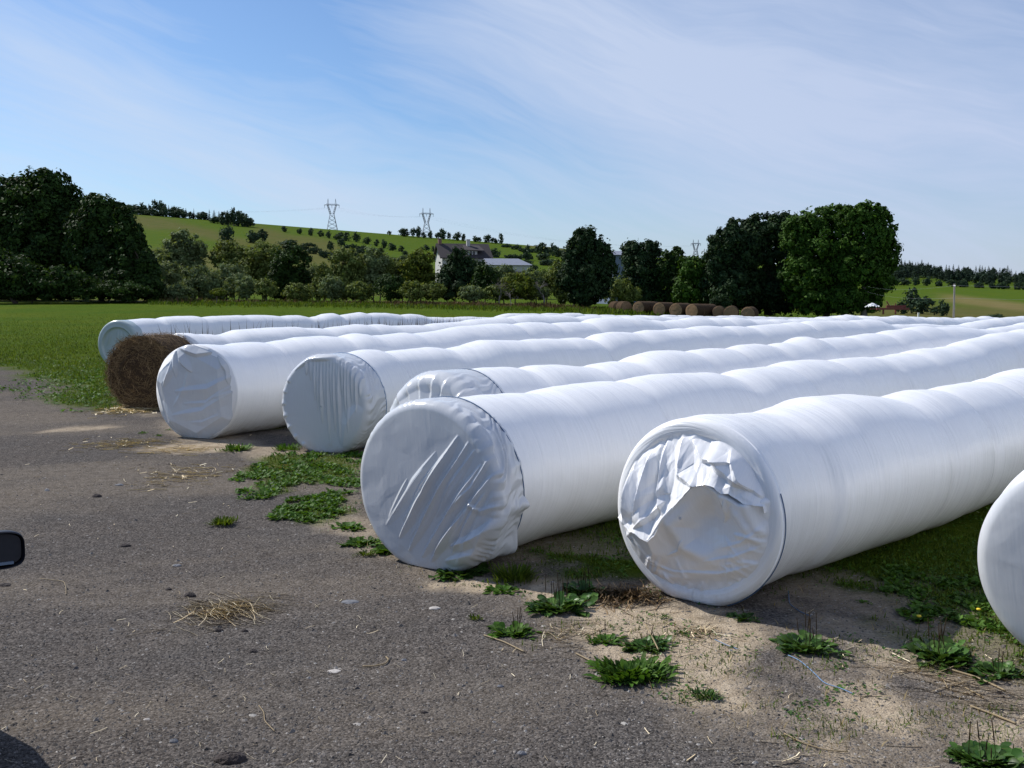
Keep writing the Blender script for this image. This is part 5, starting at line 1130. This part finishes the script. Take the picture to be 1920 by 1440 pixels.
# leafy ground cover (broad little leaves) in the weedy patches
def leaflets(name, X, Y, size, mt, props_, hmax=.05, parent=None, z=None, rr=None):
    q = rr or r; n = len(X); z = terrain(X, Y) if z is None else z; a = q.uniform(0, 6.28, n); tilt = q.uniform(.1, .9, n); L = (np.broadcast_to(size, n)*q.uniform(.6, 1.4, n)); hh = q.uniform(.004, hmax, n)
    d = np.stack([np.cos(a)*np.cos(tilt), np.sin(a)*np.cos(tilt), np.sin(tilt)], -1); s = np.stack([-np.sin(a), np.cos(a), q.normal(0, .25, n)], -1); b = np.stack([X, Y, z+hh*.3], -1)
    W = L[:, None]*.33; L = L[:, None]
    V = np.stack([b, b+d*L*.45+s*W, b+d*L+np.array([0, 0, -.15])*L, b+d*L*.45-s*W, b+d*L*.5-np.array([0, 0, .06])*L], 1).reshape(-1, 3); k = np.arange(n)*5
    U = np.repeat(np.stack([q.uniform(0, 1, n), q.uniform(0, 1, n)], -1), 5, 0)
    o = mk(name, V, [np.stack([k, k+1, k+2, k+4], 1), np.stack([k, k+4, k+2, k+3], 1)], M[mt], parent, U, smooth=False)
    if props_: props(o, **props_)
    return o
X, Y = rnd_view(150000, 3.8, 30); f_ = fbm(X*1.5, Y*1.5, 88, 4); keep = (sample(g_a, X, Y) > .35) & (f_ > .40) & (r.uniform(size=len(X)) < .8)
leaflets('low_weeds', X[keep], Y[keep], .035*np.clip(Y[keep]/12, .8, 1.6), 'weed', dict(label='low broad-leaved weeds scattered through the grass near the bale ends', cat='weeds', kind='stuff'), .04)
# sparse single weeds creeping over the dirt zone
X, Y = rnd_view(26000, 3.6, 14, -.2, .62); sa = sample(sand_a, X, Y); f_ = fbm(X*4, Y*4, 188, 3); keep = (sa > .2) & (f_ > .62); leaflets('tiny_weeds', X[keep], Y[keep], .022, 'weed_dark', dict(label='tiny weeds dotted over the bare sandy dirt', cat='weeds', kind='stuff'), .02)
X, Y = rnd_view(16000, 3.7, 15, -.3, .62); k = (sample(sand_a, X, Y) > .15) & (fbm(X*3.1, Y*3.1, 201, 4) > .56) & (r.uniform(size=len(X)) < .45)
blades('dead_grass', X[k], Y[k], .05, .002, 'dryblade', r, lean=1.3, props_=dict(label='short dead grass lying in wisps over the sandy dirt', cat='grass', kind='stuff'))
X, Y = rnd_view(30000, 3.7, 15, -.3, .62); k = (sample(sand_a, X, Y) > .12) & (sample(g_a, X, Y) < .5) & (fbm(X*2.3, Y*2.3, 221, 4) > .60)
blades('thin_grass', X[k], Y[k], .04, .0022, 'blade', r, lean=.9, props_=dict(label='thin ragged grass creeping over the dirt between the weeds', cat='grass', kind='stuff'))
# pebbles and chips
def pebbles(name, n, y0, y1, s0, s1, cols, label, a0=-.62, a1=.62, pw=1.6):
    X, Y = rnd_view(n, y0, y1, a0, a1, pw); k = (sample(g_a, X, Y) < .5) & (r.uniform(size=n) < 1-.55*sample(sand_a, X, Y)); X, Y = X[k], Y[k]; n = len(X)
    z = terrain(X, Y); L = s0*(s1/s0)**(r.uniform(0, 1, n)**2.6); base = np.array([(1, 0, 0), (.3, .9, 0), (-.7, .6, 0), (-.8, -.5, 0), (.2, -.95, 0), (.1, .1, 1), (-.2, -.1, .9)], float)
    a = r.uniform(0, 6.28, n); ca, sa_ = np.cos(a), np.sin(a); V = np.repeat(base[None], n, 0)*(1+r.normal(0, .22, (n, 7, 3))); el_ = r.uniform(.5, 1.0, n); V[:, :, 1] *= el_[:, None]; V[:, :, 2] *= r.uniform(.22, .65, n)[:, None]
    V = V*L[:, None, None]*.5; x = V[:, :, 0]*ca[:, None]-V[:, :, 1]*sa_[:, None]; y = V[:, :, 0]*sa_[:, None]+V[:, :, 1]*ca[:, None]
    V = np.stack([x+X[:, None], y+Y[:, None], V[:, :, 2]+z[:, None]-.0005], -1).reshape(-1, 3); k = np.arange(n)*7
    T_ = np.vstack([np.stack([k+i, k+j, k+m_], 1) for i, j, m_ in ((0, 1, 5), (1, 2, 6), (1, 6, 5), (2, 3, 6), (3, 4, 6), (4, 5, 6), (4, 0, 5))])
    U = np.repeat(np.stack([r.uniform(0, 1, n), r.uniform(0, 1, n)], -1), 7, 0)
    props(mk(name, V, [T_], cols, None, U, smooth=False), label, 'stones', kind='stuff')
m, t = mat('stone_chips'); uv = t.node('ShaderNodeTexCoord').outputs['UV']; sp = t.node('ShaderNodeSeparateXYZ'); t.l.new(uv, sp.inputs[0])
principled(t, Base_Color=t.ramp(sp.outputs[0], [(0, (.05, .045, .042)), (.4, (.11, .10, .092)), (.75, (.16, .145, .13)), (.93, (.24, .22, .20)), (1, (.38, .36, .33))]), Roughness=.9, Specular_IOR_Level=.2); M['chips'] = m
pebbles('gravel', 230000, 3.6, 24, .004, .024, M['chips'], 'loose grey stone chips lying all over the gravel yard')
pebbles('gravel', 2600, 3.7, 20, .018, .05, M['chips'], 'larger flat stone chips lying among the gravel of the yard', pw=1.9)
# scattered straw
def straw(name, pts, mt, label, kind='stuff', cat='straw', wmul=1.0, bd=.09):
    """pts: (x,y,ang,len,lift)"""
    pts = np.array(pts); n = len(pts); q = np.linspace(-.5, .5, 4); V = []; 
    x, y, a, L, lift = pts.T; z = terrain(x, y); bend = r.normal(0, bd, n); w_ = .0030*wmul*r.uniform(.6, 1.5, n)*np.clip(y/7, .8, 2.2); P_ = []
    for s in q:
        aa = a+bend*s*2; px_ = x+np.cos(a)*L*s-np.sin(a)*bend*L*s*s*2; py_ = y+np.sin(a)*L*s+np.cos(a)*bend*L*s*s*2; pz = z+.004+lift*(.3+.7*np.abs(np.sin(s*3+bend*9)))
        P_.append(np.stack([px_-np.sin(aa)*w_, py_+np.cos(aa)*w_, pz], -1)); P_.append(np.stack([px_+np.sin(aa)*w_, py_-np.cos(aa)*w_, pz+w_*.8], -1))
    V = np.stack(P_, 1).reshape(-1, 3); k = np.arange(n)*8; Q_ = np.vstack([np.stack([k+2*i, k+2*i+1, k+2*i+3, k+2*i+2], 1) for i in range(3)])
    U = np.repeat(np.stack([r.uniform(0, 1, n), r.uniform(0, 1, n)], -1), 8, 0); o = mk(name, V, [Q_], M[mt], None, U, smooth=False); props(o, label, cat, kind=kind); return o
def heap(cx, cy, sx, sy, n, ang=0., sp=.6, L0=.1, lift=.02):
    g = G0(cx, cy); rr_ = r.normal(0, 1, (n, 2)); s = g[1]/F; return [(g[0]+a*sx*s, g[1]+b*sy*s/ (H/g[1]), ang+r.normal(0, sp), L0*r.uniform(.5, 1.6), max(0, lift*r.uniform(0, 1)*math.exp(-(a*a+b*b)*.5))) for a, b in rr_]
straw('straw_heap', heap(425, 1145, 44, 14, 360, -.28, .45, .17, .03), 'straw', 'pale loose straw heap lying on the gravel in the left foreground', wmul=.75)
straw('straw_heap', heap(262, 766, 34, 5, 700, .2, 1.2, .12, .03), 'straw', 'brown straw fallen at the foot of the bare hay bale')
straw('straw_litter', heap(360, 890, 45, 12, 150, -.3, .6, .14)+heap(300, 905, 20, 8, 40, 0, 1, .1)+heap(225, 835, 50, 5, 110, -.1, .6, .12)+heap(260, 830, 30, 6, 60)+heap(330, 845, 35, 4, 80, 0, .4, .14)+heap(520, 880, 30, 6, 70), 'straw', 'thin wisps of straw strewn over the yard before the bare bale')
straw('straw_heap', heap(1165, 1120, 42, 10, 480, -.3, .9, .16, .06), 'haystrand', 'rusty brown dead stalks piled between the two nearest ends')
straw('straw_litter', heap(1060, 1190, 50, 16, 60, -.4, .6, .16)+heap(1320, 1190, 25, 8, 80, -.5, .9, .08, .03)+heap(1840, 1300, 70, 30, 80, -.5, .35, .22)+heap(1750, 1255, 60, 10, 60, -.4, .5, .16)+heap(1250, 1195, 60, 25, 50, -.4, .8, .1)+heap(1600, 1200, 120, 30, 40)+heap(1500, 1420, 120, 20, 25), 'straw', 'dry stalks lying on the dirt before the right hand rows')
X, Y = rnd_view(1300, 3.7, 16, -.55, .6); straw('straw_litter', [(a, b, r.normal(-.3, .9), r.uniform(.015, .085), 0.003) for a, b in zip(X, Y)], 'straw', 'odd single bits of straw scattered across the whole yard', wmul=.45, bd=.12)
# curved single stems
def stem(pxs, rad, label, mt='straw', nm='straw_stem', lift=.004):
    pts = [];
    for p_ in pxs: g = G0(*p_); pts.append((g[0], g[1], tz(*g)+rad+lift))
    pts = np.array(pts); q = np.linspace(0, 1, 24); k = np.linspace(0, 1, len(pts)); c = np.stack([np.interp(q, k, pts[:, i]) for i in range(3)], -1)
    for _ in range(3): c[1:-1] = (c[:-2]+2*c[1:-1]+c[2:])/4
    t = MB(); t.tube(c, rad, 6); o = t.build(nm, M[mt], None, True); props(o, label, 'twine' if 'twine' in nm else 'straw')
stem([(680, 1252), (700, 1252), (722, 1248), (729, 1240), (724, 1235)], .004, 'single hooked pale stem lying alone on the gravel in the centre foreground')
stem([(75, 1086), (120, 1091), (124, 1105), (124, 1118)], .0022, 'thin bent pale stem on the gravel near the left edge')
stem([(485, 1323), (495, 1336), (496, 1352), (515, 1372)], .0022, 'thin forked pale stem on the gravel low in the left foreground')
stem([(908, 1195), (945, 1208), (983, 1227)], .004, 'long straight pale stem pointing out from the front weed clump')
stem([(1080, 1230), (1100, 1240), (1125, 1252)], .004, 'short straight pale stem left of the lush grassy clump')
stem([(1770, 1254), (1830, 1272), (1885, 1298)], .005, 'long pale stem on the dirt in front of the right hand weeds')
stem([(1820, 1326), (1870, 1345), (1905, 1360)], .005, 'pale double stem near the lower right corner')
stem([(1808, 1290), (1830, 1302), (1845, 1310)], .003, 'short pale stem above the lower right corner')
stem([(1470, 1376), (1505, 1394), (1550, 1408), (1590, 1410)], .0032, 'pale curved stem on the dirt at the lower right')
stem([(1210, 1190), (1222, 1213), (1234, 1238)], .004, 'pale stem leaning over the dark weed clump', lift=.05)
stem([(1478, 1231), (1500, 1240), (1530, 1266), (1545, 1282), (1575, 1290), (1600, 1301)], .0022, 'longer blue twine lying on the dirt at the lower right', 'twine', 'blue_twine')
stem([(1340, 1203), (1365, 1214), (1385, 1221)], .0018, 'short blue twine on the sand below the crumpled end', 'twine', 'blue_twine')
stem([(1478, 1110), (1480, 1135), (1500, 1150), (1520, 1158)], .003, 'dark cord trailing on the shaded ground from the crumpled end', 'darkstring', 'twine_tail')
# clods
def clod(px, py, w_, label, c='chips', flat=.45, seed=0):
    g = G0(px, py); s = g[1]/F*w_/2; rr_ = np.random.default_rng(seed); u, v = np.meshgrid(np.linspace(0, 2*np.pi, 20, endpoint=False), np.linspace(0, np.pi/2, 8)); d = 1+.35*(fbm(np.cos(u)*2+seed, np.sin(u)*2+v*2, seed, 3)-.5)
    V = np.stack([np.cos(u)*np.cos(v)*s*d, np.sin(u)*np.cos(v)*s*d*.7, np.sin(v)*s*flat*d*1.3], -1).reshape(-1, 3)+np.array([g[0], g[1], tz(*g)-.002]); k = np.arange(160).reshape(8, 20); j = np.roll(k, -1, 1)
    props(mk('clod', V, [np.stack([k[:-1].ravel(), j[:-1].ravel(), j[1:].ravel(), k[1:].ravel()], 1)], M[c], smooth=False), label, 'clod')
M['claydark'] = simple('dark_clod', (.045, .035, .032), .95, nscale=30, namp=.4, bump=1, bscale=40)
M['stonelight'] = simple('light_stone', (.42, .39, .36), .85, nscale=20)
M['stonegrey'] = simple('grey_stone', (.14, .145, .16), .8, nscale=20)
for px, py, w_, lb, c_, fl in [(432, 1424, 62, 'long dark clod of earth at the bottom edge left of centre', 'claydark', .4), (356, 1118, 24, 'dark clod on top of the straw heap', 'claydark', .5), (316, 1106, 14, 'small dark clod left of the straw heap', 'claydark', .5), (182, 932, 18, 'dark clod alone in the middle of the left gravel', 'claydark', .5), (410, 1182, 20, 'dark clod below the straw heap', 'claydark', .5), (458, 1183, 16, 'small dark clod below and right of the straw heap', 'claydark', .5),
                     (235, 1024, 22, 'reddish clod tangled with straw left of centre', 'claydark', .4), (332, 1061, 18, 'flat dark stone with a pale stem beside it', 'stonegrey', .3), (475, 1222, 20, 'dark clod on the gravel right of the straw heap', 'claydark', .4), (326, 1390, 20, 'smooth blue-grey pebble near the bottom left', 'stonegrey', .5), (88, 921, 9, 'small white pebble on the left gravel', 'stonelight', .8), (224, 910, 16, 'flat grey stone on the left gravel', 'stonegrey', .3),
                     (626, 1258, 28, 'flat pale patch of stone on the gravel in the centre foreground', 'stonelight', .12), (656, 1128, 34, 'flat dark stick-like stone below the big creased end', 'stonegrey', .18), (815, 1142, 24, 'pale flat stone where gravel meets sand', 'stonelight', .25), (758, 1239, 12, 'small blue-grey stone beside the hooked stem', 'stonegrey', .5), (938, 1288, 14, 'grey stone in the centre of the gravel foreground', 'stonegrey', .5), (795, 1336, 14, 'dark stone in the lower centre foreground', 'claydark', .5), (978, 1412, 20, 'rounded grey stone at the bottom centre', 'stonegrey', .5), (1370, 1222, 8, 'little pale stone on the sand', 'stonelight', .6), (1875, 1300, 16, 'brownish wedge of stone in the right hand dirt', 'claydark', .4), (8, 1098, 26, 'dark flat stone at the left edge', 'claydark', .3), (275, 1349, 14, 'light grey stone low in the left foreground', 'stonelight', .3)]:
    clod(px, py, w_, lb, c_, fl, seed=px)
# ------------------------------------------------------------------ single weed clumps
def rosette(px, py, wpx, label, style='plantain', n=40, spikes=0, mt='weed_dark', seed=0, hgt=1.0):
    q = np.random.default_rng(seed+px); g = G0(px, py); Rr = g[1]/F*wpx/2; o = empty('weed_clump' if style != 'grass' else 'grass_tuft', (g[0], g[1], tz(*g))); props(o, label, 'weed' if style != 'grass' else 'grass tuft', 'weeds on the edge of the yard')
    V = []; Q_ = []; U = []
    if style == 'plantain': n = int(n*2.2)
    lob = q.uniform(0, 6.28, 3)
    for i in range(n):
        a = q.uniform(0, 6.28); rad = Rr*math.sqrt(q.uniform(0, 1))*.8*(1+.35*math.sin(a*2+lob[0])+.25*math.sin(a*3+lob[1])); c = np.array([math.cos(a+q.normal(0, .5))*rad, math.sin(a+q.normal(0, .5))*rad*.9, 0.0])
        if style == 'grass': L = Rr*q.uniform(.5, 1.0)*hgt; W = .0035*q.uniform(.7, 1.6); el_ = q.uniform(.6, 1.35); droop = .5
        elif style == 'leafy': L = Rr*q.uniform(.3, .62)*hgt; W = L*q.uniform(.08, .17); el_ = q.uniform(.35, 1.35); droop = .6
        elif style == 'fine': L = Rr*q.uniform(.25, .6)*hgt; W = L*.09; el_ = q.uniform(.2, 1.4); droop = .3
        else: L = Rr*q.uniform(.22, .62)*hgt; W = L*q.uniform(.20, .36); el_ = q.uniform(.15, 1.0); droop = .55
        d = np.array([math.cos(a)*math.cos(el_), math.sin(a)*math.cos(el_), math.sin(el_)]); s = np.array([-math.sin(a), math.cos(a), q.normal(0, .2)]); ks = [0, .25, .5, .75, 1.0]; pr = [.25, .8, 1.0, .8, .05]; uvv = (q.uniform(), q.uniform()); b0 = len(V)
        for k, w_ in zip(ks, pr):
            p = c+d*L*k-np.array([0, 0, droop*L*k*k*.55]); p[2] = max(p[2], .004+.002*i/n)
            wv = s*W*w_; V += [p-wv+np.array([0, 0, .10*W*w_*2]), p-np.array([0, 0, .12*W]), p+wv+np.array([0, 0, .10*W*w_*2])]; U += [uvv]*3
        for k in range(4): Q_ += [[b0+3*k, b0+3*k+1, b0+3*k+4, b0+3*k+3], [b0+3*k+1, b0+3*k+2, b0+3*k+5, b0+3*k+4]]
    mk('leaves', V, [np.array(Q_)], M[mt], o, U)
    for i in range(spikes):
        a = q.uniform(0, 6.28); b = np.array([math.cos(a), math.sin(a), 0])*Rr*q.uniform(0, .5); h = q.uniform(.06, .16)*max(.8, min(1.4, Rr/.12)); e = b+np.array([q.normal(0, .015), q.normal(0, .015), h]); t = MB(); t.tube([b, b+(e-b)*.5, b+(e-b)*.55, e], [.0012, .0012, .0030, .0020], 6); t.build('flower_spike', M['brownhead'], o, True)
    return o
WD = [(1183, 1268, 130, 'lush bright grassy clump, the biggest weed tuft in the foreground', 'leafy', 620, 0, 'weed'), (1215, 1215, 80, 'dark plantain clump just behind the lush grassy clump', 'plantain', 70, 5, 'weed_dark'), (1135, 1205, 60, 'upright leafy weed left of the dark plantain clump', 'plantain', 45, 2, 'weed'),
      (1325, 1306, 56, 'small feathery weed alone on the sand', 'fine', 260, 0, 'weed_dark'), (1510, 1215, 110, 'plantain clump with tall brown spikes on the right hand dirt', 'plantain', 75, 8, 'weed_dark'), (1400, 1162, 54, 'pale-leaved plantain close below the crumpled end', 'plantain', 32, 1, 'weed_dark'),
      (1765, 1230, 120, 'broad plantain clump in front of the far right end', 'plantain', 110, 8, 'weed_dark'), (1868, 1262, 90, 'plantain clump below the end cut by the right edge', 'plantain', 70, 3, 'weed_dark'), (1845, 1425, 130, 'weed clump at the lower right corner', 'plantain', 120, 5, 'weed_dark'), (1900, 1180, 70, 'leafy weeds beside the far right end film', 'plantain', 60, 2, 'weed'),
      (862, 1075, 96, 'broad-leaved weed clump against the foot of the big creased end', 'plantain', 80, 0, 'weed_dark'), (965, 1088, 90, 'yellow-green grass tuft at the right foot of the big creased end', 'grass', 380, 0, 'blade'), (945, 1110, 60, 'low weeds under the yellow-green grass tuft', 'plantain', 40, 0, 'weed'), (1050, 1140, 110, 'spiky plantain thicket between the two nearest ends', 'plantain', 110, 12, 'weed_dark'),
      (965, 1190, 84, 'front plantain clump standing where gravel turns to sand', 'plantain', 70, 5, 'weed'), (1090, 1110, 80, 'leafy weeds in the shade edge between the nearest ends', 'plantain', 70, 6, 'weed_dark'), (892, 1163, 26, 'tiny weed tuft on the sand left of the front plantain clump', 'grass', 60, 0, 'blade'), (418, 984, 46, 'small bright grass tuft alone on the gravel', 'grass', 320, 0, 'blade'),
      (650, 990, 56, 'bright leafy weed left of the big creased end', 'plantain', 50, 0, 'weed'), (676, 1020, 62, 'leafy weed touching the left foot of the big creased end', 'plantain', 60, 0, 'weed'), (736, 1034, 50, 'upright leafy weed growing against the big creased end film', 'plantain', 60, 0, 'weed', 1.8), (685, 1042, 34, 'flat small weed in front of the big creased end', 'grass', 90, 0, 'blade'),
      (443, 844, 56, 'low green weed on the dirt between the angular end and the wrinkled end', 'fine', 260, 0, 'weed'), (538, 843, 52, 'low green weed at the left foot of the vertically wrinkled end', 'fine', 240, 0, 'weed'), (268, 812, 20, 'tiny green weed left of the angular end', 'fine', 90, 0, 'weed'), (298, 817, 18, 'tiny green weed close to the angular end', 'fine', 90, 0, 'weed'), (315, 806, 14, 'tiny weed touching the angular end', 'fine', 60, 0, 'weed'),
      (1245, 1160, 30, 'tiny weed on the sand below the dead stalks', 'fine', 80, 0, 'weed'), (1276, 1190, 26, 'small pale weed on the sand near the middle', 'plantain', 16, 0, 'weed_dark'), (1620, 1130, 26, 'small weed in the shadow right of the crumpled end', 'plantain', 20, 0, 'weed')]
for i, w_ in enumerate(WD): rosette(*w_[:4], style=w_[4], n=w_[5], spikes=w_[6], mt=w_[7], seed=i, hgt=(w_[8] if len(w_) > 8 else 1.0))
# patches of low bright weeds in front of the wrinkled ends
def patch(name, poly, n, label, mt='weed', size=.05):
    pg = np.array([G0(*p_) for p_ in poly]); lo = pg.min(0); hi = pg.max(0); X = r.uniform(lo[0], hi[0], n); Y = r.uniform(lo[1], hi[1], n); dd = pdist([tuple(p_) for p_ in pg], X, Y)+1.1*(fbm(X*2.2, Y*2.2, 5, 4)-.5); k = (dd > 0) & (fbm(X*5.5, Y*5.5, 15, 4) > .49)
    leaflets(name, X[k], Y[k], size, mt, dict(label=label, cat='weeds', kind='stuff'), .05)
patch('weed_patch', [(450, 890), (520, 855), (600, 846), (690, 850), (672, 920), (600, 912), (560, 910), (500, 942)], 9000, 'large bright green weed patch left of the big creased end')
patch('weed_patch', [(505, 972), (560, 925), (655, 925), (672, 965), (560, 990)], 4200, 'smaller bright weed patch below the large one')
patch('weed_patch', [(-10, 735), (60, 700), (215, 690), (215, 745), (150, 775), (90, 760)], 7000, 'ragged weeds where the left lawn runs out on to the gravel', 'weed', .07)
patch('weed_patch', [(1650, 1080), (1900, 1060), (1920, 1230), (1860, 1215), (1720, 1180)], 9000, 'sunlit low weeds left of the end cut by the right edge', 'weed', .045)
# dandelions
for i, (px, py) in enumerate([(1832, 958), (1834, 1168), (1722, 1183), (1765, 985)]):
    g = G0(px, py); z = tz(*g); o = empty('dandelion', (g[0], g[1], z)); props(o, ['yellow dandelion in the shaded grass far up the gap beside the right row', 'yellow dandelion in the sunlit weeds near the right edge', 'half hidden yellow dandelion at the shadow edge', 'small yellow dandelion deep in the shaded lane'][i], 'flower', 'dandelions')
    t = MB(); t.tube([(0, 0, 0), (.004, 0, .05), (0, 0, .09)], .0018, 5); t.build('stalk', M['weed'], o, True); t = MB(); t.tube([(0, 0, .088), (0, 0, .094), (0, 0, .10), (0, 0, .103)], [.005, .014, .012, .003], 12); t.build('flower_head', M['dandelion'], o, True)
# ------------------------------------------------------------------ the parked car (only its mirror reaches into view)
def car():
    mp_ = P(-34, 1034, 3.25); hd = R(31); fx = np.array([-math.sin(hd), math.cos(hd), 0]); lf = np.array([-math.cos(hd), -math.sin(hd), 0])
    # car local axes: x forward, y to its left; the mirror sits at local (0,-.98,zm)
    zg = 0.0; o = empty('parked_car', tuple(np.array([mp_[0], mp_[1], zg])+lf*.98), math.atan2(fx[1], fx[0])); props(o, 'dark car at the left edge, only its door mirror and shadow seen', 'car'); zm = mp_[2]
    Wd = .84
    body = MB(); pf = [(-2.9, .35), (-2.95, .7), (-2.8, .98), (-1.9, 1.02), (.35, .98), (1.3, .85), (1.62, .68), (1.7, .4), (1.5, .25), (-2.7, .25)]
    n_ = len(pf); secs = [(-Wd+.0, .90), (-Wd+.05, 1.0), (Wd-.05, 1.0), (Wd, .90)]; V = []
    for y_, sc in [(-Wd, .93), (-Wd+.1, 1.0), (0, 1.012), (Wd-.1, 1.0), (Wd, .93)]: V += [((a+.5)*(.5+.5*sc)-.5, y_, .6+(b-.6)*sc) for a, b in pf]
    m5 = 5; Q_ = [[k*n_+i, k*n_+(i+1) % n_, (k+1)*n_+(i+1) % n_, (k+1)*n_+i] for k in range(m5-1) for i in range(n_)]; cV = [np.mean(V[:n_], 0), np.mean(V[-n_:], 0)]; T_ = [[m5*n_, (i+1) % n_, i] for i in range(n_)]+[[m5*n_+1, 4*n_+i, 4*n_+(i+1) % n_] for i in range(n_)]
    body.add(np.vstack([V, cV]), Q_, T_); body.build('body', M['carpaint'], o)
    cab = MB(); b = [(-2.75, .99), (-2.3, 1.40), (-1.6, 1.47), (-.75, 1.45), (.35, 1.0)]; t_ = []
    V = [(a, y_*(1-.17*(z_-1)/.47), z_) for y_ in (-Wd+.04, Wd-.04) for a, z_ in b]; cab.add(V, [[0, 1, 2, 3], [5, 8, 7, 6], [0, 5, 6, 1], [1, 6, 7, 2], [2, 7, 8, 3], [3, 8, 9, 4]], [[0, 3, 4], [5, 9, 8]]); cab.build('cabin', M['glass'], o)
    rf = MB(); rf.box((-1.55, 0, 1.475), (1.5, 1.25, .03)); rf.build('roof', M['carpaint'], o)
    for xx in (1.0, -2.05):
        for yy in (-.78, .78):
            w_ = MB(); w_.tube([(xx, yy-.1, .31), (xx, yy-.07, .31), (xx, yy+.07, .31), (xx, yy+.1, .31)], [.26, .31, .31, .26], 24); wo_ = w_.build('wheel', M['rubber'], o); h_ = MB(); h_.tube([(xx, yy-.11, .31), (xx, yy+.11, .31)], .19, 16); h_.build('rim', M['steel'], wo_)
    # mirror: rounded housing, open to the rear, glass set inside
    def superell(a, b_, e=4.0, n=40):
        t = np.linspace(0, 2*np.pi, n, endpoint=False); c, s = np.cos(t), np.sin(t); return np.stack([a*np.sign(c)*np.abs(c)**(2/e), b_*np.sign(s)*np.abs(s)**(2/e)], -1)
    hs = MB(); V = []; prof = [(-.012, .93), (-.030, .97), (-.035, 1.0), (.0, 1.0), (.04, .92), (.075, .72), (.095, .40), (.10, .0001)]
    yc = -.98-.012
    for x_, s in prof: V += [(x_, yc+p_[0]*s, zm+p_[1]*s) for p_ in superell(.115, .062)]
    Q_ = [[k*40+i, k*40+(i+1) % 40, (k+1)*40+(i+1) % 40, (k+1)*40+i] for k in range(len(prof)-1) for i in range(40)]; hs.add(V, Q_); hs.tube([(.03, yc+.08, zm-.03), (.05, -Wd+.02, zm-.05)], [.03, .035], 10); mo = hs.build('side_mirror', M['black'], o, True)
    gl = MB(); V = [(-.014, yc+p_[0], zm+p_[1]) for p_ in superell(.105, .054)]; V.append((-.014, yc, zm)); gl.add(V, [], [[40, (i+1) % 40, i] for i in range(40)])
    gm = simple('mirror_glass', (.06, .07, .09), .03, metal=.6); gl.build('mirror_glass', gm, mo)
    refl_ = MB(); refl_.box((-.018, yc, zm-.046), (.006, .16, .009)); refl_.build('mirror_reflection', simple('mirror_reflection', (.20, .26, .34), .3), mo)  # bright reflection low in the glass, made as a pale blue-grey strip
car()
